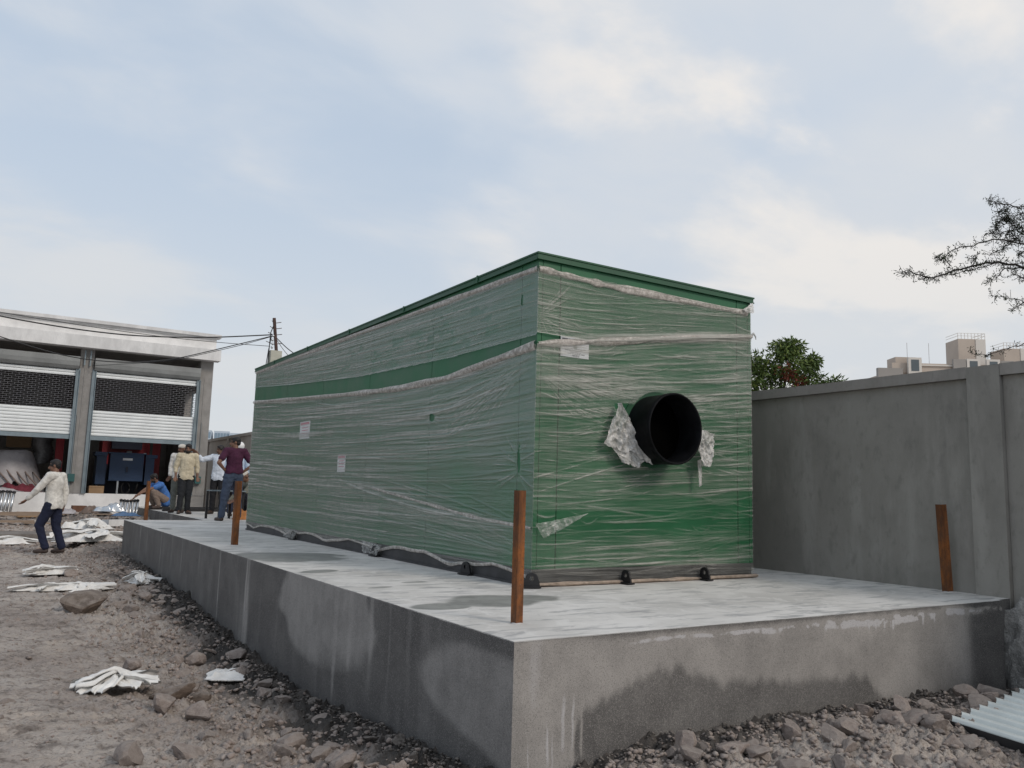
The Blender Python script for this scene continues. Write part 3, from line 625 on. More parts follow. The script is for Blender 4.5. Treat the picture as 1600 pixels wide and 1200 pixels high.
def fd(U, Z):
    r = np.sqrt((U-DU)**2+(Z-DZ)**2); return .05*np.exp(-((r-RD)/.10)**2)*ss(0, .2, Z-1.7)
film('front_film', Lf, 620, 620, ftop, fgt, fgb, fbot, fhaze, lambda U, Z, d: np.stack([CX0+U-.010*(U <= 0), CY0-d, Z], -1), fbare, mkfolds(420, Lf, fgt, fgb, 8, ex), 700, fd)
none = lambda U, Z: np.zeros_like(U, bool)
film('right_film', Ll, 260, 120, lambda U: U*0+3.26, lambda U: U*0+2.6, lambda U: U*0+2.6, lambda U: U*0+.72, lambda U, Z: U*0+.5, lambda U, Z, d: np.stack([CX1+d, CY1-U, Z], -1), none, mkfolds(60, Ll, lgt, lgb, 14), 800)
film('back_film', Lf, 120, 120, lambda U: U*0+3.26, lambda U: U*0+2.6, lambda U: U*0+2.6, lambda U: U*0+.72, lambda U, Z: U*0+.5, lambda U, Z, d: np.stack([CX1-U, CY1+d, Z], -1), none, mkfolds(60, Lf, fgt, fgb, 15), 900)

# gathered rope-like edges of the film, torn flap beside the duct and loose ends
ROPE = G('gathered_film'); _n = ROPE.noise(30, 5, .6, (1, 1, 1)); ROPE.set(Base_Color=ROPE.mix(ROPE.ramp(_n, .3, .7), (.40, .355, .32), (.62, .58, .54)), Roughness=.45, Alpha=ROPE.ramp(_n, .3, .7, .6, .9))
ROPE.l(ROPE.bump(_n, .5, .006), ROPE.bsdf.inputs['Normal']); ROPE = ROPE.m
def gathered(pts, h, thick, seed, n=260):
    pts = np.array(pts, float); s = np.linspace(0, 1, n); t_ = np.linspace(0, 1, len(pts)); P = np.stack([np.interp(s, t_, pts[:, i]) for i in range(3)], 1)
    nrm = np.array([0, -1, 0]) if abs(pts[0][1]-pts[-1][1]) < .5 else np.array([-1, 0, 0]); m = 9; V_ = []
    for i in range(n):
        hh = h*(.55+.9*vn(np.array([s[i]*14]), np.array([seed*1.3]), 5)[0]); 
        for k in range(m):
            a = math.pi*k/(m-1); tw = .35*math.sin(7*k+s[i]*40+seed)+.5*math.sin(3*k+s[i]*17)
            V_.append(P[i]+np.array([0, 0, hh*math.cos(a)*.5])+nrm*(thick*math.sin(a)*(1+.5*tw)+.006))
    return fastmesh('gathered', np.array(V_), gridfaces(n, m))
link('film_edge', gathered([(CX0, CY0, 2.575), (CX0, 6.9, 2.462), (CX0, 8.0, 2.465), (CX0, 9.2, 2.512), (CX0, 11.5, 2.64), (CX0, 13.83, 2.77)], .066, .026, 1, 400), ROPE, en)
link('film_edge', gathered([(CX0, CY0, 3.205), (CX0, 7.0, 3.22), (CX0, 9.3, 3.25), (CX0, 13.83, 3.27)], .055, .020, 2, 400), ROPE, en)
link('film_edge', gathered([(CX0, CY0, 2.585), (4.4, CY0, 2.70), (5.2, CY0, 2.83), (CX1, CY0, 2.95)], .052, .024, 3), ROPE, en)
link('film_edge', gathered([(CX0, CY0, 3.205), (4.3, CY0, 3.175), (CX1-.05, CY0, 3.18)], .055, .014, 4), ROPE, en)
link('film_edge', gathered([(3.62, CY0, .690), (4.4, CY0, .686), (5.2, CY0, .686), (CX1+.03, CY0, .69)], .032, .035, 5), M('dusty_film_hem', (.36, .29, .235), .8, .25, 20, .5), en)
link('film_edge', gathered([(CX0, 5.40, 1.12), (CX0, 6.3, 1.17), (CX0, 7.3, 1.27), (CX0, 8.6, 1.40)], .030, .010, 6), ROPE, en)
yy_ = np.linspace(CY0+.02, CY1-.05, 60); link('film_edge', gathered([(CX0, y_, float(lbot(np.array([y_-CY0]))[0])+.012) for y_ in yy_], .030, .010, 9, 500), ROPE, en)
FLAPM = G('crumpled_film'); _n = FLAPM.noise(9, 5, .6, dist=1.); _n2 = FLAPM.noise(55, 4, .6); FLAPM.set(Base_Color=FLAPM.mix(FLAPM.ramp(_n, .35, .65), (.46, .45, .43), (.58, .57, .55)), Roughness=.3, Alpha=FLAPM.ramp(_n, .3, .65, .55, .92))
FLAPM.l(FLAPM.bump(_n, .5, .01, FLAPM.bump(_n2, .3, .003)), FLAPM.bsdf.inputs['Normal']); FLAPM = FLAPM.m
THIN = G('thin_loose_film'); _n = THIN.noise(22, 4, .6, (1, 1, 1)); THIN.set(Base_Color=(.5, .5, .48), Roughness=.25, Alpha=THIN.ramp(_n, .4, .7, .18, .6)); THIN.l(THIN.bump(_n, .5, .01), THIN.bsdf.inputs['Normal']); THIN = THIN.m
def flap(corners, nu, nv, seed, amp, nrm=(0, -1, 0), rag=.03):
    A, B, Cc, D = [np.array(c, float) for c in corners]; s, t_ = np.meshgrid(np.linspace(0, 1, nu), np.linspace(0, 1, nv), indexing='ij')
    t2 = t_*(1+rag*8*(fbm(s*9, s*0, seed+3, 3)-.5)*(t_ > .0)*t_)
    P = (A[None, None]*((1-s)*(1-t2))[..., None]+B*(s*(1-t2))[..., None]+Cc*(s*t2)[..., None]+D*((1-s)*t2)[..., None])
    dsp = amp*((1-np.abs(2*fbm(s*5, t_*4, seed, 4, .6)-1))*1.2+.5*fbm(s*16, t_*14, seed+5, 3)); P = P+np.array(nrm)*dsp[..., None]
    return fastmesh('flap', P.reshape(-1, 3), gridfaces(nu, nv))
link('torn_flap', flap([(4.400, 5.37, 2.165), (4.415, 5.37, 2.165), (4.70, 5.32, 1.70), (4.235, 5.36, 1.82)], 60, 70, 3, .05), FLAPM, en)
link('torn_flap', flap([(4.28, 5.35, 1.83), (4.70, 5.32, 1.74), (4.58, 5.30, 1.63), (4.44, 5.33, 1.66)], 40, 30, 9, .03), FLAPM, en)
link('torn_flap', flap([(5.24, 5.36, 2.02), (5.52, 5.37, 1.97), (5.44, 5.33, 1.70), (5.30, 5.30, 1.66)], 40, 50, 13, .05), FLAPM, en)
link('torn_flap', flap([(5.295, 5.33, 1.72), (5.345, 5.33, 1.74), (5.335, 5.32, 1.50), (5.31, 5.32, 1.48)], 14, 40, 17, .02), FLAPM, en)
link('torn_flap', flap([(3.61, 5.375, 1.155), (4.13, 5.365, 1.245), (3.85, 5.34, 1.12), (3.67, 5.35, 1.05)], 50, 30, 21, .012), THIN, en)
link('torn_flap', flap([(CX1-.14, 5.37, 3.20), (CX1, 5.37, 3.285), (CX1, 5.36, 3.18), (CX1-.1, 5.36, 3.17)], 20, 20, 25, .015), FLAPM, en)
link('torn_flap', MB().tube([(CX1+.0, 5.38, 2.96), (CX1+.03, 5.38, 2.99), (CX1+.06, 5.38, 2.96), (CX1+.065, 5.38, 2.93)], [.012, .01, .008, .003], 6).mesh('tail', True), FLAPM, en)
for a in ((3.555, 8.2, 8.75), (3.555, 11.05, 11.65)):
    link('torn_flap', flap([(3.585, a[1], .80), (3.585, a[2], .82), (3.55, a[2]-.1, .70), (3.55, a[1]+.05, .69)], 40, 24, int(a[1]*3), .015, (-1, 0, 0)), THIN, en)


# ------------------------------------------------------------------ rusty posts
def angle_post(loc, h, leg, th, rz, tilt, label):
    t0 = thing('steel_post', label, 'post', loc, rz, 'rusty steel posts standing on the platform'); t0.rotation_euler = (tilt[0], tilt[1], rz)
    q = MB(); q.box(0, leg, 0, th, -.02, h); q.box(0, th, th, leg, -.02, h)
    link('angle_section', q.mesh('angle'), RUST, t0)
    link('grout', MB().ball((leg*.4, leg*.3, 0), (leg*.75, leg*.7, .006), 14).mesh('grout', True), P_TOP if False else M('grout', (.5, .49, .48), .9, .1), t0)
angle_post((2.535, 3.93, SZ), .735, .048, .007, math.radians(8), (0, 0), 'rusty angle post standing at the near corner of the platform')
angle_post((2.535, 10.27, SZ), .77, .065, .007, math.radians(8), (0, -.005), 'rusty angle post on the platform edge before the man in maroon')
angle_post((2.555, 17.2, SZ), .75, .06, .007, math.radians(5), (0, .0), 'dark rusty post at the far left corner of the platform')
angle_post((6.845, 3.97, SZ), .725, .060, .007, math.radians(-12), (0, -.055), 'leaning rusty post beside the grey boundary wall')

# ------------------------------------------------------------------ shuttered building
bl = thing('shutter_building', 'pale flat-roofed building with half-open roller shutters at the back', 'building', (1.9, 27, 0), world=True)
YB = 27.0
def P_(name, x0, x1, y0, y1, z0, z1, m): return link(name, MB().box(x0, x1, y0, y1, z0, z1).mesh(name), m, bl)
P_('sill_wall', -7, 5.66, YB-.0, YB+.25, -.2, 1.03, WHITE)
P_('sill_wall', 4.6, 5.665, YB-.005, YB+.24, -.2, 1.02, COLM)
for x0, x1 in ((-1.50, -1.12), (1.90, 2.26), (5.28, 5.66)):
    P_('column', x0, x1, YB-.03, YB+.32, 1.031, 5.25, COLM); P_('column_rib', x0+.13, x0+.155, YB-.045, YB-.031, 1.031, 4.7, COLM)
P_('roof', -7, 5.66, YB-.02, 33.5, 5.25, 5.60, COLM)
P_('back_wall', -7, 5.66, 32.8, 33.0, -.2, 5.249, INTR); P_('floor_slab', -7, 5.45, YB+.26, 32.79, .7, 1.0, INTR)
P_('partition_wall', 1.98, 2.18, YB+.33, 32.79, 1.001, 5.249, INTR); P_('partition_wall', -1.42, -1.22, YB+.33, 32.79, 1.001, 5.249, INTR)
# right wall with window opening
wx0, wx1 = 5.42, 5.64
for a in ((YB+.33, 27.95, 1.001, 5.249), (29.9, 32.79, 1.001, 5.249), (27.951, 29.899, 1.001, 3.45), (27.951, 29.899, 4.45, 5.249)): P_('side_wall', wx0, wx1, *a, INTR)
wf = P_('window', wx0+.03, wx0+.07, 27.96, 29.89, 3.46, 3.52, CHAN)
q = MB(); q.box(wx0+.03, wx0+.07, 28.90, 28.95, 3.52, 4.44)
sub('mullion', q.mesh('mullion'), CHAN, wf)
# fascia and parapet
P_('fascia', -7, 5.78, YB-.42, YB-.021, 5.25, 5.60, FASC)
P_('parapet', -7, 5.66, YB-.20, YB+.0, 5.601, 6.0, WHITE); P_('parapet', 5.46, 5.655, YB+.001, 33.5, 5.601, 6.0, WHITE)
q = MB(); q.box(-7, 5.78, YB-.34, YB+.02, 6.001, 6.10); q.box(-7, 5.72, YB-.27, YB-.201, 5.955, 6.0005)
link('cornice', q.mesh('cornice'), FASC, bl)
# roller shutters
for bx0, bx1 in ((-1.12, 1.90), (2.26, 5.28)):
    # hood with rounded lower edge
    q = MB(); prof = [(YB-.02, 4.99), (YB-.20, 4.99), (YB-.20, 4.84), (YB-.17, 4.72), (YB-.10, 4.64), (YB-.02, 4.62)]
    vs = [(bx0+.02, a, c) for a, c in prof]+[(bx1-.02, a, c) for a, c in prof]; n_ = len(prof)
    q.add(vs, [(i, (i+1) % n_, n_+(i+1) % n_, n_+i) for i in range(n_)]+[tuple(range(n_)), tuple(range(n_, 2*n_))[::-1]]); link('shutter_hood', fixn(q.mesh('hood')), HOOD, bl)
    sm = None
    def slats(z0, z1, pitch=.094):
        z = z0
        while z < z1-.03:
            zt = min(z+pitch, z1); q = MB(); prof = [(YB+.01, z+.004), (YB-.012, z+.012), (YB-.018, (z+zt)/2), (YB-.012, zt-.014), (YB+.012, zt-.002), (YB+.02, zt-.002), (YB+.02, z+.004)]
            vs = [(bx0+.05, a, c) for a, c in prof]+[(bx1-.05, a, c) for a, c in prof]; m_ = len(prof)
            q.add(vs, [(i, (i+1) % m_, m_+(i+1) % m_, m_+i) for i in range(m_)]+[tuple(range(m_)), tuple(range(m_, 2*m_))[::-1]])
            link('slat', fixn(q.mesh('slat')), SLAT, bl); z = zt
    slats(4.43, 4.61); slats(2.71, 3.46)
    P_('bottom_rail', bx0+.04, bx1-.04, YB-.03, YB+.02, 2.585, 2.705, CHAN)
    # perforated grille: rows of bars joined by staggered links
    q = MB(); z = 3.465; r = 0
    while z < 4.43:
        q.box(bx0+.06, bx1-.06, YB-.004, YB+.004, z, z+.012); x = bx0+.06+(r % 2)*.085
        while x < bx1-.07: q.box(x, x+.016, YB-.003, YB+.003, z+.012, z+.0565); x += .17
        z += .0575; r += 1
    link('grille', q.mesh('grille'), GRIL, bl, kind='stuff')
    for xa in (bx0, bx1-.07):
        q = MB(); q.box(xa-.02, xa+.09, YB-.05, YB-.031, 1.02, 4.66); q.box(xa-.02, xa-.005, YB-.10, YB-.051, 1.02, 4.62); q.box(xa+.075, xa+.09, YB-.10, YB-.051, 1.02, 4.62)
        link('guide_channel', q.mesh('channel'), CHAN, bl)
for xc, zc in ((1.86, 1.36), (5.34, 1.40)):
    sw = link('switch_box', MB().box(xc, xc+.17, YB-.17, YB-.05, zc, zc+.22).mesh('switch_box'), M('teal_plastic', (.03, .10, .10), .5, .1), bl)
    sub('conduit', MB().tube([(xc+.09, YB-.06, zc+.22), (xc+.09, YB-.06, 3.3)], .012, 6).mesh('conduit'), HOOD, sw)
for xx in (1.99, 2.14): link('anchor_bar', MB().box(xx, xx+.035, YB-.12, YB-.08, 4.75, 5.2).mesh('anchor_bar'), CHAN, bl)

# machine in the right bay
def tmach():
    t0 = thing('control_cabinet', 'dark blue electrical cabinet with white label in the right bay', 'cabinet', (3.5, 28.5, 1.0), world=True)
    A = lambda n_, x0, x1, y0, y1, z0, z1, m: link(n_, MB().box(x0, x1, y0, y1, z0, z1).mesh(n_), m, t0)
    A('front_box', 3.08, 4.05, 28.35, 28.9, 1.42, 2.26, BLUE); A('lid_flange', 3.02, 4.11, 28.33, 28.92, 2.262, 2.30, BLUE)
    A('side_box', 2.72, 3.0, 28.5, 29.2, 1.30, 2.18, BLUE); A('side_box', 4.12, 4.38, 28.45, 29.2, 1.32, 2.16, BLUE); A('side_cap', 2.66, 3.01, 28.45, 29.25, 2.182, 2.3, BLUE); A('side_cap', 4.11, 4.46, 28.42, 29.2, 2.162, 2.27, BLUE)
    A('label_strip', 3.44, 3.72, 28.335, 28.349, 2.06, 2.13, PAPER); A('handle', 3.55, 3.60, 28.30, 28.349, 1.70, 1.86, NAVY)
    A('leg', 3.33, 3.38, 28.4, 28.45, 1.001, 1.42, STEEL); A('leg', 4.22, 4.28, 28.5, 28.55, 1.001, 1.32, STEEL); A('leg', 2.76, 2.82, 28.55, 28.6, 1.001, 1.30, NAVY)
    q = MB(); q.tube([(3.6+.06*math.cos(a)*2, 28.5, 1.2+.18*math.sin(a)) for a in np.linspace(0, 6.2, 18)], .02, 6); q.tube([(3.9, 28.6, 1.05), (3.95, 28.5, 1.4)], .03, 6); link('cable_loop', q.mesh('loop', True), BLACKP, t0)
    t1 = thing('pump_cabinet', 'red steel cabinet standing behind the blue electrical cabinet', 'cabinet', (3.6, 30, 1.0), world=True)
    B = lambda n_, x0, x1, y0, y1, z0, z1, m: link(n_, MB().box(x0, x1, y0, y1, z0, z1).mesh(n_), m, t1)
    B('body', 2.95, 4.72, 29.6, 30.6, 1.95, 2.75, RED); B('base', 2.95, 4.40, 29.62, 30.6, 1.001, 1.949, NAVY); B('side_panel', 4.401, 4.72, 29.6, 30.6, 1.3, 1.949, RED); B('top_flange', 2.9, 4.82, 29.55, 30.65, 2.752, 2.8, RED); B('hood_vent', 3.2, 4.1, 29.3, 29.59, 2.45, 2.86, NAVY); B('vent_trim', 3.22, 4.08, 29.28, 29.299, 2.80, 2.85, CHAN)
    B('dial_plate', 3.68, 3.84, 29.57, 29.599, 2.22, 2.40, PAPER); B('valve', 4.2, 4.27, 29.5, 29.599, 2.2, 2.35, STEEL); B('stand_pipe', 4.33, 4.41, 29.2, 29.28, 1.001, 3.0, BLACKP)
tmach()
bx = thing('cardboard_box', 'small brown cardboard box on the sill under the blue cabinet', 'box', (2.72, 27.8, 1.0), world=True)
link('carton', MB().box(2.50, 2.90, 27.6, 28.0, 1.001, 1.24).mesh('carton'), CARD, bx); link('flap', MB().box(2.50, 2.90, 27.59, 27.6, 1.20, 1.25).mesh('fl'), CARD, bx)

def cloth(wd, ln, ht, seed, nu=70, nv=50, fold=3., rag=.25, thick=.006):
    """crumpled sheet lying on the ground: closed, with ridged folds"""
    s, t_ = np.meshgrid(np.linspace(-1, 1, nu), np.linspace(-1, 1, nv), indexing='ij')
    ang = np.arctan2(t_, s); rad = np.maximum(np.abs(s), np.abs(t_)); k = 1-rag*(fbm(ang*1.3+5, rad*0, seed, 3))*1.0
    wx = (fbm(s*2+9, t_*2, seed+1, 3)-.5)*.35; wy = (fbm(s*2, t_*2+7, seed+2, 3)-.5)*.35
    x = (s*k+wx*rad)*wd/2; y = (t_*k+wy*rad)*ln/2
    Rc = np.random.default_rng(seed); z = np.zeros_like(s); ar = wd/max(ln, .01)
    for q in range(int(9+4*fold)):
        cx, cy = Rc.uniform(-.75, .75, 2); th = Rc.normal(0, .9); l_ = Rc.uniform(.2, .6); w__ = Rc.uniform(.05, .15)
        dx, dy = (s-cx), (t_-cy)/max(ar, .6)*1.; al = dx*math.cos(th)+dy*math.sin(th); ac = -dx*math.sin(th)+dy*math.cos(th)+.25*al*al*Rc.normal()
        f_ = Rc.uniform(.35, 1.)*np.exp(-(al/l_)**2)/(1+(ac/w__)**2); zf = f_*w__*min(wd, ln*1.6)*.62; z = np.maximum(z, zf)+.35*np.minimum(z, zf); x = x-.5*w__*wd*.5*f_*math.sin(th)*Rc.normal(); y = y+.4*w__*ln*f_*Rc.normal()
    z = (z+ht*.55*fbm(s*1.6+3, t_*1.6, seed+9, 2)*(1-rad**2)+.02*min(1, wd)*np.abs(fbm(s*7+wx*9, t_*5, seed+8, 3)-.5)*2)*(1-.9*ss(.6, 1, rad))+.006
    top = np.stack([x, y, z+thick], -1).reshape(-1, 3); bot = np.stack([x, y, z*.9-.004], -1).reshape(-1, 3)
    F = gridfaces(nu, nv); n_ = nu*nv; per = list(range(0, n_, nv)); 
    e = [i*nv for i in range(nu)]+[(nu-1)*nv+j for j in range(1, nv)]+[i*nv+nv-1 for i in range(nu-2, -1, -1)]+[j for j in range(nv-2, 0, -1)]
    E = np.array([(e[i], e[(i+1) % len(e)], e[(i+1) % len(e)]+n_, e[i]+n_) for i in range(len(e))])
    return fastmesh('cloth', np.concatenate([top, bot]), np.concatenate([F, F[:, ::-1]+n_, E[:, ::-1]]))
def ribbon(pts, width, seed, nu=60, nv=18):
    P = np.array(pts, float); L_ = np.concatenate([[0], np.cumsum(np.linalg.norm(np.diff(P, axis=0), axis=1))]); s = np.linspace(0, L_[-1], nu); C_ = np.stack([np.interp(s, L_, P[:, k]) for k in range(3)], 1)
    for _ in range(10): C_[1:-1] = (C_[:-2]+2*C_[1:-1]+C_[2:])/4
    T_ = np.gradient(C_, axis=0); T_ /= np.linalg.norm(T_, axis=1)[:, None]; Nn = np.cross(T_, [0, 0, 1]); Nn /= np.maximum(np.linalg.norm(Nn, axis=1)[:, None], .1)
    t_ = np.linspace(-1, 1, nv)[None]; sn = s[:, None]/L_[-1]; wv = width*(.55+.5*fbm(sn*4, sn*0+seed, seed))*(1-.55*np.exp(-((sn-.5)/.2)**2)); tw = 1.6*(fbm(sn*2.2, sn*0, seed+3, 2)-.5)*3
    gath = .26*width*(1-np.abs(2*fbm(t_*1.7+sn*.5, sn*1.2+t_*0, seed+5, 2)-1))
    off = t_*wv*.5; V_ = C_[:, None]+Nn[:, None]*(off*np.cos(tw*.5))[..., None]; V_[..., 2] += gath+np.abs(off*np.sin(tw*.5))*.8+.004*np.cos(t_*9); V_[..., 2] = np.maximum(V_[..., 2], .004)
    V2 = V_.copy(); V2[..., 2] -= .005; n_ = nu*nv; F = gridfaces(nu, nv); return fastmesh('ribbon', np.concatenate([V_.reshape(-1, 3), V2.reshape(-1, 3)]), np.concatenate([F, F[:, ::-1]+n_]))
def knot(wd, ln, ht, seed, n):
    R_ = random.Random(seed); b = bmesh.new()
    for k in range(n):
        a = R_.uniform(0, 6.28); c = a+R_.uniform(2.2, 4.0); q = [(wd*.5*math.cos(a), ln*.5*math.sin(a), .01), (wd*.22*math.cos(a+.5), ln*.22*math.sin(a+.5), ht*R_.uniform(.3, 1)), (wd*R_.uniform(-.1, .1), ln*R_.uniform(-.1, .1), ht*R_.uniform(.5, 1.)), (wd*.25*math.cos(c), ln*.25*math.sin(c), ht*R_.uniform(.2, .8)), (wd*.5*math.cos(c+.3), ln*.5*math.sin(c+.3), .01)]
        m2 = ribbon(q, min(wd, ln)*R_.uniform(.28, .5), seed+k*7); b.from_mesh(m2); bpy.data.meshes.remove(m2)
    me = bpy.data.meshes.new('knot'); b.to_mesh(me); b.free(); me.polygons.foreach_set('use_smooth', [True]*len(me.polygons)); return me
def lay(name, label, cat, x, y, wd, ln, ht, seed, rz=0, mat=None, group=None, dz=.012, fold=3., rag=.25, z=None):
    me = cloth(wd*(.8 if fold >= 2.5 else 1), ln*(.7 if fold >= 2.5 else 1), ht, seed, fold=fold, rag=rag)
    if fold >= 2.5 and name in ('white_sack', 'white_sheet', 'foil_heap', 'brown_sheet', 'white_scrap', 'orange_bag'):
        Rr = random.Random(seed); b = bmesh.new(); b.from_mesh(me)
        for k in range(3):
            m2 = cloth(wd*Rr.uniform(.45, .7), ln*Rr.uniform(.35, .6), ht*Rr.uniform(.6, 1.1), seed+20*k+7, 44, 36, fold, .4)
            m2.transform(Matrix.Translation((wd*Rr.uniform(-.28, .28), ln*Rr.uniform(-.25, .25), .01*k))@Matrix.Rotation(Rr.uniform(-.7, .7), 4, 'Z')); b.from_mesh(m2); bpy.data.meshes.remove(m2)
        b.to_mesh(me); b.free(); me.polygons.foreach_set('use_smooth', [True]*len(me.polygons))
    if name in ('white_sack', 'white_sheet') and fold >= 2.5:
        b = bmesh.new()
        if 'knotted' not in label: b.from_mesh(me)
        m2 = knot(wd, ln, min(ht, .5*ln)*.75, seed, 7 if 'knotted' in label else 3); b.from_mesh(m2); bpy.data.meshes.remove(m2); b.to_mesh(me); b.free(); me.polygons.foreach_set('use_smooth', [True]*len(me.polygons))
    o = link(name, me, mat or SHEET); o.location = (x, y, (gz(x, y) if z is None else z)+dz); o.rotation_euler = (0, 0, rz); return tag(o, label, cat, group)
# tarp-covered heap in the left bay
o = link('tarpaulin', cloth(2.2, 1.8, 1.6, 41, 90, 80, 2.2), TARP); tag(o, 'grey tarpaulin draped over a machine in the left bay', 'tarpaulin')
me = o.data; co = np.zeros(len(me.vertices)*3); me.vertices.foreach_get('co', co); co = co.reshape(-1, 3); rr = np.sqrt((co[:, 0]/1.0)**2+(co[:, 1]/.85)**2)
co[:, 2] = co[:, 2]*.12+1.15*(1-ss(.55, 1.15, rr)); me.vertices.foreach_set('co', co.ravel()); me.update(); o.location = (.35, 28.7, 1.02)
t0 = thing('machine_body', 'pale boxed machine under the grey tarpaulin in the left bay', 'machine', (.35, 28.7, 1.0), world=True); link('housing', MB().box(-.15, .85, 28.3, 29.1, 1.0, 2.08).mesh('housing'), HOOD, t0)
lay('folded_tarpaulin', 'maroon and white rumpled cloth spilling over the left bay sill', 'cloth', .7, 27.75, 1.7, .9, .5, 44, .1, MARO, z=1.0)
lay('folded_tarpaulin', 'flat lilac white sheet lying on the left bay sill', 'cloth', .2, 27.35, 1.7, .45, .12, 45, 0, TARP, z=1.02)
q = MB(); R = random.Random(5)
for k in range(6): q.tube([(-.1+.28*k, 28.2-.0*k, 2.0-.1*k), (.2+.26*k, 27.9, 1.55-.05*k), (.55+.22*k, 27.75, 1.15)], .022, 5)
tag(link('rope_bundle', q.mesh('ropes', True), M('dirty_rope', (.22, .17, .15), .9)), 'dirty brown ropes hanging across the grey tarpaulin', 'rope')
q = MB(); n_ = 40; pts = [(1.25+.04*math.sin(i*.3), 29.2, 2.95-i*.028) for i in range(n_)]; q.tube(pts, [.26+.03*(i % 2) for i in range(n_)], 14)
tag(link('corrugated_hose', q.mesh('hose', True), M('grey_foil_hose', (.12, .12, .125), .45, .3, 12, .3, metal=.4)), 'dark corrugated duct hose hanging in the left bay', 'hose')
tag(link('red_panel', MB().box(1.60, 1.82, 29.0, 29.2, 1.5, 2.75).mesh('red_panel'), RED), 'narrow faded red panel upright beside the corrugated hose', 'panel')
tag(link('wall_board', MB().box(.3, 1.0, 30.9, 31.0, 2.4, 3.0).mesh('wall_board'), CARD), 'brown board high on the back of the left bay', 'board')

# ------------------------------------------------------------------ things in front of the building
t0 = thing('concrete_kerb', 'long low concrete step crossing behind the walking man', 'kerb', (-1, 21, 0), world=True)
u = np.linspace(-7, 1.5, 80); v = np.array([0., 1.]); q = MB(); q.box(-7, 1.5, 21.0, 22.3, -.2, .20); link('step', q.mesh('step'), M('dusty_kerb', (.20, .18, .165), .9, .25, 3, .5, 30), t0)
def tubes(x, y, n, label, z, lean):
    t1 = thing('tube_bundle', label, 'tubes', (x, y, z), 0, 'steel tube bundles against the sill wall'); R = random.Random(int(x*100)); 
    for k in range(n):
        xx = .085*k; yy = .04*(k % 2); h = .62+.02*R.random(); a = (xx, yy, 0); c = (xx+lean+.02*R.random(), yy+.12, h)
        tb = link('tube', MB().tube([a, c], .034, 10).mesh('tube', True), STEEL, t1)
        o = bpy.data.objects.new('cap', MB().ball(c, (.05, .05, .045), 10).mesh('cap', True)); o.data.materials.append(BLACKP); COL.objects.link(o); o.parent = tb
tubes(.17, 26.3, 5, 'bright steel tubes with black caps beside the walking man', .40, .05)
tubes(3.02, 24.6, 6, 'bright steel tubes with black caps beside the squatting man', .25, .02)
R = random.Random(11)
def plank(x, y, l, wd, h, rz, label, mat=WOOD, name='plank', dz=0.02, cat='plank', grp=None):
    M4 = Matrix.Rotation(R.uniform(-.04, .04), 4, 'X'); o = link(name, MB().box(-l/2, l/2, -wd/2, wd/2, 0, h, M=M4).mesh(name), mat); o.location = (x, y, gz(x, y)+dz); o.rotation_euler = (0, R.uniform(-.02, .02), rz); return tag(o, label, cat, grp)
plank(.15, 24.4, 2.0, .12, .09, .04, 'brown timber pole lying across the rubble at far left', dz=.12); plank(.3, 23.6, 1.4, .15, .05, -.03, 'pale broken plank lying below the timber pole', dz=.06)
plank(2.2, 21.0, 1.9, .3, .05, .02, 'brown board lying behind the largest white sheet', dz=.04); plank(.9, 24.9, .5, .3, .14, .1, 'small brown crate piece by the steel tubes', CARD, 'carton', cat='carton')
plank(2.1, 25.4, .35, .25, .22, .1, 'rust brown box sitting on rubble by the sill', M('rust_box', (.16, .08, .05), .8), 'small_box', cat='box'); plank(2.75, 22.8, .55, .4, .16, .3, 'pale concrete block in the rubble near the platform', FASC, 'concrete_block', cat='block')
for i, (x, y, l, rz, lb) in enumerate(((1.75, 25.5, .9, .5, 'thin offcut'), (2.5, 24.5, .8, -.3, 'thin offcut'), (1.2, 23.4, .9, .2, 'thin offcut'), (-.4, 23.0, 1.1, .1, 'thin offcut'))):
    plank(x, y, l, .07, .03, rz, 'thin timber offcut lying in the debris before the building', dz=.05, name='timber_offcut', grp='timber offcuts in the debris')
lay('blue_sheet', 'blue plastic sheet folded beside the platform corner', 'sheet', 3.05, 23.6, .9, .6, .10, 51, .1, CLOTHB, dz=.12)
lay('foil_heap', 'crumpled silver foil heap behind the blue sheet', 'foil', 2.9, 24.8, 1.0, .6, .4, 52, 0, STEEL, dz=.1, fold=6)
lay('brown_sheet', 'brown cloth heap lying near the rust brown box', 'cloth', 2.55, 25.2, .9, .6, .35, 53, 0, M('brown_cloth', (.17, .13, .11), .9), dz=.05)
lay('white_scrap', 'clear plastic bag heap beside the rust brown box', 'plastic', 1.75, 24.9, .6, .5, .3, 54, 0, TARP, dz=.05)
GW = 'white sacks scattered on the dirt'
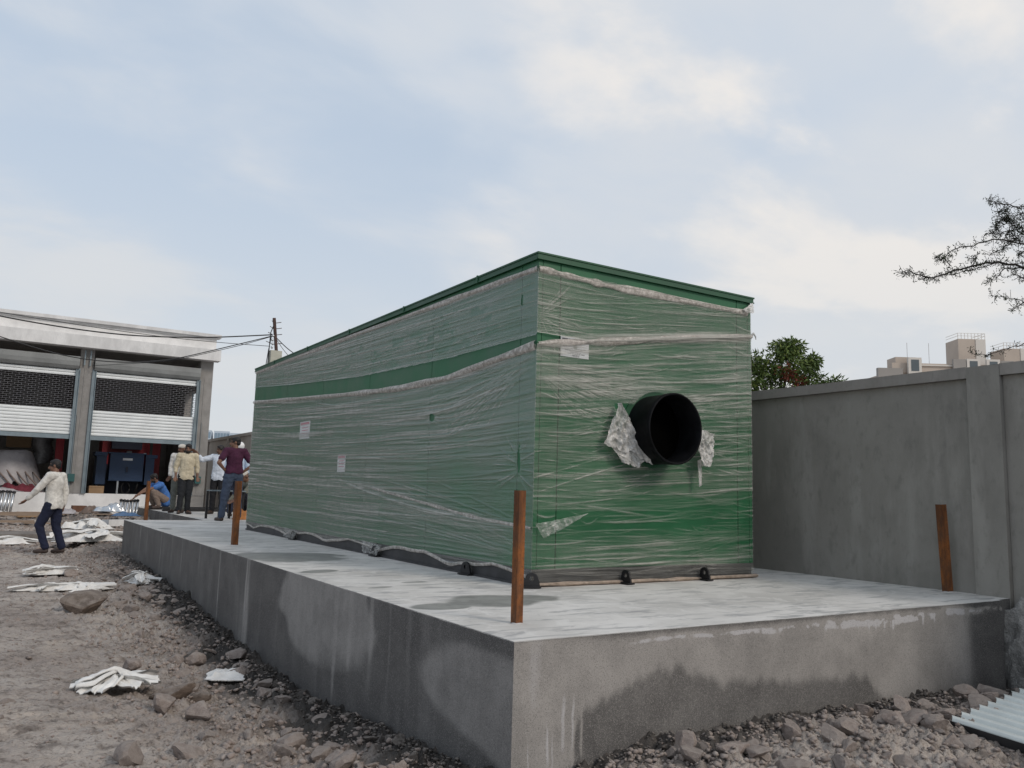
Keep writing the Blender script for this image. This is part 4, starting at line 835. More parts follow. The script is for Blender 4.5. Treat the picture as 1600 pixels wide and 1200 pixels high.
for nm, lb, x, y, wd, ln, h, sd_, rz, fo, rg in (
    ('white_sack', 'knotted white sack lying alone in the left foreground', .93, 6.80, .60, .50, .15, 61, .3, 3.2, .35),
    ('white_sack', 'flat off-white sack against the damp soil nearest the platform', 1.84, 7.30, .34, .42, .05, 62, -.45, 1.5, .12),
    ('white_sack', 'small puffed white sack by the platform wall', 1.93, 12.7, .44, .7, .15, 63, .2, 2.5, .25),
    ('white_sack', 'long thin strip of white sack in the mid dirt', .93, 12.15, 1.25, .40, .07, 64, -.1, 3, .35),
    ('white_sack', 'flattened white sack beyond the long thin strip', .88, 13.95, .72, .55, .10, 65, .2, 3, .3),
    ('white_sheet', 'largest crumpled white sheet spread at the platform corner', 1.95, 19.4, 1.9, 1.0, .20, 66, 0, 3.4, .15),
    ('white_sheet', 'thin white strip of cloth at the foot of the kerb', .25, 20.6, 1.9, .5, .16, 67, 0, 3, .35),
    ('white_sack', 'spread white sack lying in the rubble below the sill', 2.02, 22.2, 1.0, .9, .25, 68, .3, 3, .25),
    ('white_sack', 'tiny white rag beside the pale concrete block', 2.95, 21.3, .34, .4, .26, 69, 0, 3, .25),
    ('white_sack', 'small white rag lying near the first steel tubes', .25, 25.4, .6, .4, .16, 70, 0, 3, .25),
    ('white_sack', 'white rag by the far end of the platform corner', 3.35, 22.0, .5, .5, .2, 71, 0, 3, .25)):
    lay(nm, lb, 'sack' if 'sack' in nm else 'sheet', x, y, wd, ln, h, sd_, rz, SHEET, GW if nm == 'white_sack' else None, .015, fo, rg)
t0 = thing('work_trestle', 'small black legged metal stand beside the pointing man', 'trestle', (3.90, 18.3, SZ))
for a in ((0, 0), (.16, -.45), (.5, .1), (.66, -.35)): link('leg', MB().box(a[0], a[0]+.045, a[1], a[1]+.045, 0, .58).mesh('leg'), BLACKP, t0)
q = MB(); q.box(0, .71, .0, .04, .581, .605); q.box(0, .71, -.44, -.40, .581, .605); link('top_rail', q.mesh('rail'), CHAN, t0)
lay('orange_bag', 'tan orange crumpled bag behind the platform post', 'bag', 4.60, 17.9, .6, .5, .5, 73, 0, M('orange_cloth', (.42, .18, .06), .8), None, 0, 2.5, .2, z=SZ)
for i, (x, y, l, rz) in enumerate(((5.0, 22.9, 2.4, .05), (4.6, 24.2, 2.0, -.03))):
    o = link('steel_section', MB().box(-l/2, l/2, -.05, .05, 0, .08).mesh('sec'), BLACKP); o.location = (x, y, SZ+.002); o.rotation_euler = (0, 0, rz); tag(o, 'black steel section lying on the rear platform', 'steel section', 'steel sections on the rear platform')

# corrugated sheet, front right
t0 = thing('corrugated_sheet', 'pale corrugated roofing sheet lying on rocks at lower right', 'roofing sheet', (5.30, 2.80, .10))
e = np.array
nu, nv = 170, 12; s, t_ = np.meshgrid(np.linspace(0, 1, nu), np.linspace(0, 1, nv), indexing='ij')
A = e((4.931, 2.882, 0.130)); Bv = e((1.565, 0.200, 0.041)); Cv = e((-0.110, -0.966, -0.022)); ph = s*12
P = A+s[..., None]*Bv+t_[..., None]*Cv; P[..., 2] += .018*np.clip(np.sin(ph*2*math.pi)*1.6, -.6, 1)
P[..., :2] += (.012*np.sin(ph*2*math.pi+1.5))[..., None]*(t_ < .01)[..., None]*(Cv[:2]/np.linalg.norm(Cv[:2]))*1.2
P2 = P.copy(); P2[..., 2] -= .004; Vv = np.concatenate([P.reshape(-1, 3), P2.reshape(-1, 3)]); F = gridfaces(nu, nv)
o = link('sheet', fastmesh('sheet', Vv-np.array([5.30, 2.80, .10]), np.concatenate([F, F[:, ::-1]+nu*nv])), M('pale_coated_steel', (.56, .60, .59), .45, .1, 4, .05), t0)
d = np.array(Cv)/np.linalg.norm(Cv); q = MB(); a0 = A-np.array([5.30, 2.80, .10]); a1 = a0+Cv
q.add([a0+e((0, 0, -.004)), a1+e((0, 0, -.004)), a1+e((.03, .03, -.06)), a0+e((.03, .03, -.06))], [(0, 1, 2, 3)])
link('folded_edge', q.mesh('fold'), FRAMEM, t0)

# ------------------------------------------------------------------ rocks
def rock_mesh(seed, sub_=3, flat=.7):
    R = np.random.default_rng(seed); b = bmesh.new(); bmesh.ops.create_icosphere(b, subdivisions=sub_, radius=1)
    P = np.array([v.co[:] for v in b.verts]); 
    for k in range(R.integers(8, 12)):
        n_ = R.normal(size=3); n_ /= np.linalg.norm(n_); d = R.uniform(.38, .78); q = P@n_; P = P-np.outer(np.maximum(q-d, 0)*.97, n_)
    P = P*(1+.22*(fbm(P[:, 0]*3+P[:, 2]*2+seed, P[:, 1]*3+seed, seed % 50, 3)-.5)[:, None]); P = P+(R.random(P.shape)-.5)*.035
    P = P*np.array([1, R.uniform(.6, .95), R.uniform(.45, .8)*flat/.7])
    for v, p in zip(b.verts, P): v.co = p
    me = bpy.data.meshes.new('rock'); b.to_mesh(me); b.free(); return me
RM = [rock_mesh(i+1, 3) for i in range(14)]
for me in RM: me.materials.append(ROCK)
RM2 = [m_.copy() for m_ in RM]
for me in RM2: me.materials.clear(); me.materials.append(CLOD)
RM3 = [m_.copy() for m_ in RM]
DROCK = m_rock('dark_brown_rock', (.09, .066, .052), (.16, .12, .095), (.22, .175, .145))
for me in RM3: me.materials.clear(); me.materials.append(DROCK)
def in_sheet(x, y):
    vx, vy = x-4.931, y-2.882; bx, by, cx, cy = 1.565, 0.200, -0.110, -0.966; det = bx*cy-by*cx; s = (vx*cy-vy*cx)/det; t_ = (bx*vy-by*vx)/det; return -.03 < s < 1.05 and -.05 < t_ < 1.1
R = random.Random(21); cnt = 0; placed = []
def put(x, y, s, label, group=None, mats=RM, sink=.35, name='rock', sc3=None, seed=None):
    o = bpy.data.objects.new(name, mats[R.randrange(len(mats)) if seed is None else seed]); COL.objects.link(o)
    o.location = (x, y, gz(x, y)+s*(.45-sink)); o.scale = sc3 or (s*R.uniform(.8, 1.2), s*R.uniform(.8, 1.2), s*R.uniform(.7, 1.1)); o.rotation_euler = (R.uniform(-.4, .4), R.uniform(-.4, .4), R.uniform(0, 6.3))
    return tag(o, label, 'rock', group)
put(1.03, 10.4, .24, 'big brown boulder lying alone in the mid dirt', sc3=(.36, .30, .24), seed=2, mats=RM3, sink=.15); put(1.38, 10.7, .15, 'pale rounded stone touching the big brown boulder', seed=3)
put(6.10, 3.28, .17, 'reddish round boulder beside the platform near the roofing sheet', seed=5)
for x, y, s, lb, mm in ((1.27, 6.45, .17, 'dark angular rock in the clump right of the knotted white sack', 1), (1.44, 6.55, .15, 'tallest brown rock of the clump by the knotted white sack', 1), (1.13, 6.1, .14, 'low flat rock at the front of the clump by the sack', 0), (1.10, 7.5, .13, 'orange stained rock behind the knotted white sack', 0), (1.06, 4.98, .12, 'pinkish wedge rock at the bottom edge left of centre', 0), (.76, 4.85, .11, 'squat rock cut by the bottom edge of the view', 0), (1.30, 5.75, .12, 'pale brown rock just in front of the sack clump', 0)):
    put(x, y, s, lb, mats=RM3 if mm else RM, sink=.2)
gl = 'loose rocks along the platform side'; gf = 'rubble rocks in front of the platform'; gm = 'rocks strewn over the dirt yard'; gc = 'dark damp clods at the foot of the platform'
for i in range(140):      # left side rubble, nearest largest
    y = 3.7+(R.random()**1.5)*11; x = 2.02-abs(R.gauss(0, .42)); s = (.03+.075*R.random()**1.7)*(1+.03*y)
    if x < .1: continue
    put(x, y, s, 'loose brown rock in the rubble strip beside the platform' if s < .09 else 'larger loose rock standing out of the rubble strip beside the platform', gl if s < .09 else 'larger rocks along the platform side')
for i in range(110):     # front right rubble
    x = R.uniform(2.9, 6.9); y = 3.25-abs(R.gauss(0, .35)); 
    if in_sheet(x, y): continue
    put(x, y, R.uniform(.04, .11), 'brown rubble rock heaped in front of the platform', gf, sink=.25)
for i in range(60):
    x = R.uniform(-.6, 1.6); y = R.uniform(4.6, 14); put(x, y, R.uniform(.015, .04)*(1+.04*y), 'small stone lying on the open dirt yard', gm)
for i in range(30):
    y = 3.6+R.random()**1.4*10; put(2.12-abs(R.gauss(0, .08)), y, R.uniform(.03, .07), 'dark damp clod at the foot of the platform side', gc, RM2)
for i in range(20):
    x = R.uniform(2.4, 6.6); put(x, 3.40-abs(R.gauss(0, .05)), R.uniform(.03, .06), 'dark damp clod at the foot of the platform front', 'dark damp clods before the platform front', RM2)
# small rubble nobody could count
base = []
for k in range(6):
    m_ = rock_mesh(60+k, 1); P = np.array([v.co[:] for v in m_.vertices]); F = np.array([p.vertices[:] for p in m_.polygons]); base.append((P, F))
def rubble(name, pts, sizes, mat, seed):
    Rn = np.random.default_rng(seed); Vs = []; Fs = []; o = 0
    zs_ = zbase(pts[:, 0], pts[:, 1])+zdetail(pts[:, 0], pts[:, 1])
    for i in range(len(pts)):
        P, F = base[i % 6]; a = Rn.uniform(0, 6.28); t1 = Rn.uniform(-.6, .6); ca, sa = math.cos(a), math.sin(a); ct, st_ = math.cos(t1), math.sin(t1)
        Q = P*sizes[i]*Rn.uniform(.7, 1.25, 3); Q = np.stack([Q[:, 0], Q[:, 1]*ct-Q[:, 2]*st_, Q[:, 1]*st_+Q[:, 2]*ct], 1); Q = np.stack([Q[:, 0]*ca-Q[:, 1]*sa, Q[:, 0]*sa+Q[:, 1]*ca, Q[:, 2]], 1)
        Vs.append(Q+np.array([pts[i, 0], pts[i, 1], zs_[i]+sizes[i]*.1])); Fs.append(F+o); o += len(P)
    me = fastmesh(name, np.concatenate(Vs), np.concatenate(Fs), False); link(name, me, mat, kind='stuff'); return me
Rn = np.random.default_rng(5)
n_ = 9000; y = 3.0+Rn.random(n_)**1.6*15; x = 2.15-np.abs(Rn.normal(0, .55, n_)); k = (fbm(x*2.5, y*2.5, 88, 3) > .40) & (x > -.8) & ((x < 2.2))
rubble('rubble', np.stack([x, y], 1)[k], ((.006+.028*Rn.random(n_)**2.2)*(1+.02*y))[k], ROCK, 1)
n_ = 5200; x = Rn.uniform(2.5, 7, n_); y = 3.38-np.abs(Rn.normal(0, .5, n_)); k = (y > 1.7)
rubble('rubble', np.stack([x, y], 1)[k], Rn.uniform(.006, .03, n_)[k], ROCK, 2)
n_ = 5000; y = 4+Rn.random(n_)**1.5*16; x = Rn.uniform(-3, 1.6, n_)
rubble('gravel', np.stack([x, y], 1), (.003+.013*Rn.random(n_)**2.5)*(1+.04*y), ROCK, 3)
n_ = 3500; y = 3.45+Rn.random(n_)**1.5*13; x = 2.2-np.abs(Rn.normal(0, .13, n_)); rubble('damp_soil_crumbs', np.stack([x, y], 1), Rn.uniform(.006, .024, n_), CLOD, 4)
n_ = 1800; x = Rn.uniform(2.3, 6.7, n_); y = 3.45-np.abs(Rn.normal(0, .12, n_)); rubble('damp_soil_crumbs', np.stack([x, y], 1), Rn.uniform(.006, .022, n_), CLOD, 5)
n_ = 1500; x = Rn.uniform(-2.5, 3.6, n_); y = Rn.uniform(18, 26.5, n_); k = ~((x < 1.6) & (y > 20.8) & (y < 22.5)); rubble('rubble', np.stack([x, y], 1)[k], Rn.uniform(.02, .10, n_)[k], ROCK, 6)

# ------------------------------------------------------------------ utility pole and cables
t0 = thing('utility_pole', 'concrete utility pole with leaning rusty steel top behind the enclosure', 'pole', (6.15, 22, .4), world=True)
q = MB(); q.add([(6.05-.0, 21.85, .3), (6.35, 21.85, .3), (6.35, 22.15, .3), (6.05, 22.15, .3), (6.04, 21.88, 5.02), (6.34, 21.88, 5.02), (6.34, 22.12, 5.02), (6.04, 22.12, 5.02)], [(0, 1, 5, 4), (1, 2, 6, 5), (2, 3, 7, 6), (3, 0, 4, 7), (4, 5, 6, 7)])
link('shaft', q.mesh('shaft'), M('pole_concrete', (.42, .42, .36), .9, .15), t0)
RB = M('dark_rusty_iron', (.07, .04, .035), .8, .3, 10, .2)
q = MB(); q.box(-.035, .035, -.035, .035, 0, .95, M=Matrix.Translation((6.22, 22, 4.98))@Matrix.Rotation(-.13, 4, 'Y')); link('steel_top', q.mesh('steel_top'), RB, t0)
for k, z in enumerate((5.2, 5.45, 5.62, 5.78)):
    q = MB(); q.tube([(5.92+.04*k, 22, z+.06), (6.12, 22, z), (6.36-.02*k, 22, z+.05)], .01, 5); link('spike_arm', q.mesh('arm'), RB, t0)
for k, z in enumerate((5.1, 5.2, 5.3, 5.42)): link('insulator', MB().ball((6.07+.01*(k % 2), 21.93, z), (.035, .035, .04), 8).mesh('ins', True), STEEL, t0)
q = MB(); q.tube([(6.0, 22, 4.4), (6.02, 22, 5.1), (6.03, 22, 5.5), (6.1, 22, 5.72)], .014, 5); q.tube([(5.93, 22, 4.3), (6.0, 22, 5.0), (6.06, 22, 5.42)], .012, 5); link('drop_cable', q.mesh('drop'), BLACKP, t0)
def wire(pts, r, label):
    P = np.array(pts, float); n_ = 50; s = np.linspace(0, 1, n_); L_ = np.concatenate([[0], np.cumsum(np.linalg.norm(np.diff(P, axis=0), axis=1))]); L_ /= L_[-1]
    # smooth through the points
    Q = np.stack([np.interp(s, L_, P[:, i]) for i in range(3)], 1)
    for _ in range(6): Q[1:-1] = (Q[:-2]+2*Q[1:-1]+Q[2:])/4
    o = link('cable', MB().tube([tuple(p) for p in Q], r, 5).mesh('cable', True), BLACKP); return tag(o, label, 'cable')

wire([(6.068, 22.0, 5.456), (4.66, 22.0, 5.208), (3.568, 22.0, 5.071), (2.531, 22.0, 4.989), (1.541, 22.0, 4.988), (0.596, 22.0, 5.033), (-0.179, 22.0, 5.094), (-2.2, 22.0, 5.35)], .017, 'thickest black cable sagging just under the parapet top')
wire([(6.071, 22.0, 5.421), (5.324, 22.0, 5.136), (4.527, 22.0, 4.836), (3.613, 22.0, 4.498), (2.731, 22.0, 4.32), (1.88, 22.0, 4.275), (1.191, 22.0, 4.322), (0.651, 22.0, 4.428), (-0.134, 22.0, 4.619), (-2.2, 22, 5.2)], .013, 'lowest black cable dipping across the shutter hoods')
wire([(6.071, 22.02, 5.41), (5.324, 22.02, 5.09), (4.527, 22.02, 4.80), (3.613, 22.02, 4.47), (2.9, 22.2, 4.36), (2.2, 26.8, 4.75)], .008, 'thin black cable running to the brown column')
wire([(6.038, 22.0, 5.136), (4.67, 22.0, 5.074), (3.57, 22.0, 5.054), (2.524, 22.0, 5.068), (1.12, 22.0, 5.12), (-0.187, 22.0, 5.183), (-2.2, 22.0, 5.33)], .008, 'thin black cable crossing the parapet almost level')
wire([(6.195, 22.0, 5.384), (6.45, 22.0, 5.17), (6.64, 22.0, 5.048), (8.2, 22.0, 4.2)], .013, 'black stay cable descending right from the pole')
wire([(6.195, 22.0, 5.35), (6.40, 22.0, 5.08), (6.538, 22.0, 4.95), (7.8, 22.0, 3.6)], .008, 'thin grey stay wire descending right from the pole')

# ------------------------------------------------------------------ people
SKIN = M('brown_skin', (.18, .095, .062), .55, .1, 8, .05); SKIN2 = M('dark_brown_skin', (.12, .062, .042), .55, .1, 8, .05); HAIR = M('black_hair', (.012, .010, .010), .6, .3, 40, .3); WHHAT = M('white_helmet_plastic', (.75, .75, .75), .35, .03, 5, 0)
SHOE = M('dark_leather', (.05, .035, .03), .6, .3); EYE = M('dark_eye', (.01, .01, .01), .3, .1, 5, 0)
def fab(n, c, v=.18): return M(n, c, .9, v, 14, .5, 40, bd=.012)
def remesh(mb, vox, smooth=3, wr=0., seed=1):
    me = mb.mesh('tmp'); o = bpy.data.objects.new('tmp', me); COL.objects.link(o)
    m1 = o.modifiers.new('r', 'REMESH'); m1.mode = 'VOXEL'; m1.voxel_size = vox; m1.use_smooth_shade = True
    m2 = o.modifiers.new('s', 'SMOOTH'); m2.factor = .5; m2.iterations = smooth
    dg = bpy.context.evaluated_depsgraph_get(); out = bpy.data.meshes.new_from_object(o.evaluated_get(dg)); bpy.data.objects.remove(o); bpy.data.meshes.remove(me)
    if wr:
        n_ = len(out.vertices); c = np.zeros(n_*3, np.float32); nn_ = np.zeros(n_*3, np.float32); out.vertices.foreach_get('co', c); out.vertices.foreach_get('normal', nn_); c = c.reshape(-1, 3); nn_ = nn_.reshape(-1, 3)
        f = (1-np.abs(2*fbm(c[:, 0]*5+c[:, 2]*7+seed, c[:, 2]*9+c[:, 1]*6, seed, 3)-1))**2; c = c+nn_*((f-.4)*wr)[:, None]; out.vertices.foreach_set('co', c.ravel()); out.update()
    return out
def seg(mb, a, b_, ra, rb, n=12):
    a = Vector(a); b_ = Vector(b_); mb.tube([a, b_], [ra, rb], n); mb.ball(a, ra, n); mb.ball(b_, rb, n)
V3 = Vector
def person(loc, rz, label, J, shirt, trous, skin, hair='hair', sleeves='long', moust=False, beard=False, scale=1., tuck=False, shoes=True):
    """J: joints in the person's own frame, facing -Y"""
    p = thing('person', label, 'person', loc, rz); p.scale = (scale,)*3
    D = dict(pel=(0, 0, .95), wai=(0, 0, 1.10), che=(0, .0, 1.32), nec=(0, 0, 1.47), hd=(0, -.02, 1.60), shl=(.185, .01, 1.415), shr=(-.185, .01, 1.415), ell=(.25, .02, 1.14), elr=(-.25, .02, 1.14), wrl=(.26, -.05, .90), wrr=(-.26, -.05, .90),
             hpl=(.09, 0, .92), hpr=(-.09, 0, .92), knl=(.11, -.02, .50), knr=(-.11, -.02, .50), anl=(.12, .02, .085), anr=(-.12, .02, .085), tol=(.14, -.17, .03), tor=(-.14, -.17, .03), hfl=(.27, -.08, .80), hfr=(-.27, -.08, .80), hdir=(0, -1, 0))
    D.update(J); J = {k: V3(v) for k, v in D.items()}
    b = MB(); f = J['hdir'].normalized(); upv = (J['hd']-J['nec']).normalized(); sd_ = f.cross(upv).normalized()*-1; f = sd_.cross(upv)*1; f = f if f.dot(J['hdir']) > 0 else -f
    Rh = Matrix((( sd_.x, -f.x, upv.x), (sd_.y, -f.y, upv.y), (sd_.z, -f.z, upv.z)))
    H = J['hd']
    def hp(x, y, z): return H+Rh@V3((x, y, z))       # head frame: -y is the face
    b.ball(hp(0, .012, .025), (.074, .092, .088), 16, Rh); b.ball(hp(0, -.022, -.045), (.056, .066, .070), 14, Rh); b.ball(hp(0, -.060, -.088), (.028, .026, .022), 8, Rh)
    b.tube([hp(0, -.085, .012), hp(0, -.108, -.028)], [.011, .018], 8); b.ball(hp(0, -.104, -.030), .018, 8)
    for s in (-1, 1): b.ball(hp(.076*s, .012, -.012), (.012, .022, .034), 8, Rh)
    b.tube([hp(-.022, -.082, -.062), hp(.022, -.082, -.062)], .011, 6)
    seg(b, J['nec']-upv*.05, H-upv*.06, .058, .055)
    seg(b, J['shl'], J['shr'], .062, .062); seg(b, J['che'], J['pel'], .105, .105); seg(b, J['che']+V3((.06, 0, 0)), J['wai']+V3((.06, 0, 0)), .09, .08); seg(b, J['che']-V3((.06, 0, 0)), J['wai']-V3((.06, 0, 0)), .09, .08); seg(b, J['hpl'], J['hpr'], .10, .10)
    seg(b, J['nec']-upv*.04, J['che'], .07, .12)
    for s in 'lr':
        seg(b, J['sh'+s], J['el'+s], .052, .040); seg(b, J['el'+s], J['wr'+s], .040, .026)
        seg(b, J['hp'+s], J['kn'+s], .088, .058); seg(b, J['kn'+s], J['an'+s], .056, .036); seg(b, J['an'+s]-V3((0, 0, .03)), J['to'+s]+V3((0, 0, .01)), .038, .026)
        # hand: palm, four fingers, thumb
        w0 = J['wr'+s]; dh = (J['hf'+s]-w0); dh = dh.normalized() if dh.length > 1e-4 else V3((0, 0, -1)); sx = dh.cross(V3((0, 1, .2))).normalized(); nz = dh.cross(sx)
        pm = w0+dh*.055
        for q in (-.022, 0, .022): seg(b, w0+sx*q*.7, w0+dh*.085+sx*q, .018, .014, 8)
        for i, q in enumerate((-.033, -.011, .011, .033)):
            l_ = (.055, .07, .075, .06)[i]; a = w0+dh*.085+sx*q; c = a+dh*l_*.55+nz*.006; seg(b, a, c, .0115, .0105, 8); seg(b, c, c+dh*l_*.5+nz*.02, .0105, .009, 8)
        a = w0+dh*.03+sx*.03; seg(b, a, a+dh*.03+sx*.03, .014, .012, 8); seg(b, a+dh*.03+sx*.03, a+dh*.06+sx*.038+nz*.01, .012, .010, 8)
    link('body', remesh(b, .0085, 2), skin, p)
    # shirt
    b = MB(); seg(b, J['shl'], J['shr'], .082, .082); seg(b, J['che'], J['wai'], .135, .135); hem = J['pel']+(J['pel']-J['wai']).normalized()*(-.06 if tuck else .07)
    for q in (-.058, .058): o_ = V3((q, 0, 0)); seg(b, J['che']+o_, J['wai']+o_, .112, .106); seg(b, J['wai']+o_, hem+o_*1.1, .112, .130)
    seg(b, J['wai'], hem, .118, .135); seg(b, J['nec']-upv*.055, J['che'], .085, .13)
    for s in 'lr':
        e = J['sh'+s].lerp(J['el'+s], .62 if sleeves == 'short' else 1.0); seg(b, J['sh'+s], e, .074, .068 if sleeves == 'short' else .060)
        if sleeves != 'short': seg(b, J['el'+s], J['el'+s].lerp(J['wr'+s], .9 if sleeves == 'long' else .45), .060, .046)
    sm_ = remesh(b, .012, 3, .010, 3)
    if J['pel'].z > .8:
        n_ = len(sm_.vertices); c = np.zeros(n_*3, np.float32); sm_.vertices.foreach_get('co', c); c = c.reshape(-1, 3); cen = (np.abs(c[:, 0]) < .19) & (np.abs(c[:, 1]) < .2); c[:, 2] = np.where(cen, np.maximum(c[:, 2], hem.z-.045+.012*np.sin(c[:, 0]*30)), c[:, 2]); sm_.vertices.foreach_set('co', c.ravel()); sm_.update()
    link('shirt', sm_, shirt, p)
    if True:
        cl = MB(); n_ = 14; c0 = J['nec']-upv*.004
        cl.tube([c0+Rh@V3((.066*math.cos(t), .064*math.sin(t), -.012+.018*math.sin(t))) for t in np.linspace(-1.2, 4.34, n_)], .013, 6); sh_ = link('collar', cl.mesh('collar', True), shirt, p)
    b = MB(); seg(b, J['hpl'], J['hpr'], .108, .108); seg(b, J['pel'], J['pel']+(J['wai']-J['pel'])*.25, .115, .105)
    for s in 'lr': seg(b, J['hp'+s], J['kn'+s], .108, .078); seg(b, J['kn'+s], J['an'+s]+V3((0, 0, .02)), .078, .062)
    link('trousers', remesh(b, .012, 3, .014, 9), trous, p)
    for s in 'lr':
        b = MB(); a = J['an'+s]-V3((0, -.02, .045)); c = J['to'+s]; seg(b, a, a.lerp(c, .5), .044, .045); seg(b, a.lerp(c, .5), c, .045, .036); link('shoe', remesh(b, .012, 2), SHOE, p)
    if hair == 'hair':
        b = MB(); b.ball(hp(0, .020, .034), (.082, .094, .086), 16, Rh); b.ball(hp(0, .055, -.015), (.066, .050, .05), 12, Rh); b.ball(hp(.0, -.040, .078), (.056, .040, .030), 10, Rh); link('hair', remesh(b, .01, 2, .012, 5), HAIR, p)
    elif hair == 'helmet':
        b = MB(); b.ball(hp(0, .01, .052), (.108, .128, .105), 18, Rh); h = remesh(b, .01, 1); link('helmet', h, WHHAT, p); b = MB(); b.ball(hp(0, -.03, .03), (.118, .150, .010), 18, Rh); link('helmet_brim', b.mesh('brim', True), WHHAT, p)
    elif hair == 'cap':
        b = MB(); b.ball(hp(0, .012, .065), (.088, .102, .060), 16, Rh); link('cap', remesh(b, .01, 2), fab('cream_cap', (.6, .57, .52)), p); b = MB(); b.ball(hp(0, .055, -.0), (.074, .055, .06), 12, Rh); link('hair', b.mesh('hair', True), M('greying_hair', (.10, .09, .085), .8), p)
    for s in (-1, 1):
        link('eye', MB().ball(hp(.031*s, -.079, .008), (.009, .006, .005), 8, Rh).mesh('eye', True), EYE, p); link('eyebrow', MB().tube([hp(.014*s, -.090, .028), hp(.045*s, -.080, .028)], .004, 5).mesh('brow'), HAIR, p)
    if moust or beard: link('moustache', MB().tube([hp(-.032, -.080, -.050), hp(0, -.098, -.044), hp(.032, -.080, -.050)], [.007, .011, .007], 6).mesh('moustache', True), HAIR, p)
    if beard:
        b = MB(); b.ball(hp(0, -.040, -.078), (.062, .058, .048), 12, Rh); link('beard', remesh(b, .01, 2, .01, 4), HAIR, p)
    return p
gzp = gz(1.03, 17.9)
person((1.05, 17.9, zbase(np.array([1.05]), np.array([17.9]))[0]+.015), math.radians(-122), 'man in a cream shirt and dark jeans walking left across the dirt', dict(
    pel=(0, .0, .94), wai=(0, -.02, 1.10), che=(0, -.01, 1.32), nec=(0, -.02, 1.47), hd=(0, -.05, 1.61), shl=(.20, -.01, 1.415), shr=(-.20, .0, 1.415), elr=(-.27, .05, 1.13), wrr=(-.24, .06, .88), hfr=(-.24, .04, .76), ell=(.27, -.17, 1.17), wrl=(.25, -.36, .985), hfl=(.25, -.46, .89),
    hpl=(.09, 0, .90), hpr=(-.09, 0, .90), knl=(.11, -.17, .51), anl=(.11, -.02, .10), tol=(.12, -.20, .045), knr=(-.10, .03, .48), anr=(-.10, .17, .10), tor=(-.11, .0, .035), hdir=(.25, -1, 0)),
    fab('cream_shirt', (.66, .64, .60)), fab('dark_indigo_jeans', (.012, .016, .04)), SKIN, moust=True, scale=1.02)
person((3.93, 24.3, SZ+.03), math.radians(-72), 'man in a blue shirt squatting with arms stretched over his knees', dict(
    pel=(0, .18, .24), wai=(0, .16, .36), che=(0, .02, .56), nec=(0, -.10, .70), hd=(0, -.18, .82), shl=(.18, -.05, .64), shr=(-.18, -.05, .64), ell=(.17, -.33, .52), elr=(-.17, -.33, .50), wrl=(.14, -.58, .40), wrr=(-.12, -.60, .30), hfl=(.13, -.69, .33), hfr=(-.11, -.70, .20),
    hpl=(.10, .14, .24), hpr=(-.10, .14, .24), knl=(.16, -.26, .46), knr=(-.16, -.26, .46), anl=(.14, -.06, .09), anr=(-.14, -.06, .09), tol=(.17, -.24, .03), tor=(-.17, -.24, .03), hdir=(-.35, -1, -.1)),
    fab('bright_blue_tshirt', (.06, .16, .42)), fab('khaki_trousers', (.22, .17, .14)), SKIN, sleeves='short', beard=True)
person((3.96, 20.95, SZ), math.radians(-4), 'bearded man in a beige shirt and black trousers facing the camera', dict(
    ell=(.25, .05, 1.13), wrl=(.26, .0, .90), elr=(-.25, .05, 1.13), wrr=(-.24, .0, .90), knl=(.08, -.02, .5), knr=(-.09, -.03, .5), anl=(.08, .02, .085), anr=(-.11, -.02, .085), hdir=(-.2, -1, -.05)),
    fab('beige_shirt', (.52, .46, .34)), fab('black_trousers', (.018, .02, .024)), SKIN, sleeves='three', beard=True, scale=.975)
person((3.96, 21.75, SZ), math.radians(-28), 'older man in a cream cap and white shirt standing mostly hidden behind another', dict(
    ell=(.36, .06, 1.22), wrl=(.30, -.06, 1.06), hfl=(.22, -.10, 1.05), elr=(-.24, .03, 1.14), wrr=(-.22, -.06, .92), hdir=(-.5, -1, 0)),
    fab('off_white_shirt', (.62, .60, .57)), fab('grey_green_trousers', (.12, .13, .12)), SKIN2, hair='cap', moust=True, scale=.985)
person((4.75, 21.1, SZ), math.radians(-35), 'man in a white shirt pointing left with his raised arm', dict(
    elr=(-.42, -.10, 1.33), wrr=(-.54, -.17, 1.52), hfr=(-.66, -.26, 1.60), ell=(.25, -.02, 1.14), wrl=(.22, -.1, .92), hdir=(-.45, -1, 0)),
    fab('white_blue_shirt', (.62, .67, .75)), fab('black_trousers_plain', (.015, .015, .018)), SKIN2, sleeves='three', moust=True, scale=.985)
person((4.15, 17.15, SZ), math.radians(188), 'man in a maroon polo and jeans with hands on hips seen from behind', dict(
    ell=(.36, .09, 1.17), wrl=(.18, .0, 1.02), hfl=(.10, -.06, 1.0), elr=(-.35, .10, 1.15), wrr=(-.19, .0, 1.0), hfr=(-.10, -.06, .98), knl=(.15, -.02, .5), knr=(-.13, -.02, .5), anl=(.20, .02, .085), anr=(-.15, .0, .085), tol=(.24, -.17, .03), tor=(-.2, -.17, .03), hdir=(.95, -.5, 0)),
    fab('maroon_polo', (.055, .012, .035)), fab('grey_blue_jeans', (.045, .062, .10)), SKIN, sleeves='short', tuck=True, scale=.985)
person((4.83, 19.6, SZ), math.radians(150), 'man in a white safety helmet and pale blue shirt behind the maroon polo', dict(
    ell=(.27, .02, 1.14), hdir=(.4, -1, 0)), fab('pale_blue_shirt', (.50, .60, .74)), fab('dark_blue_trousers', (.02, .025, .05)), SKIN, hair='helmet', scale=.985)
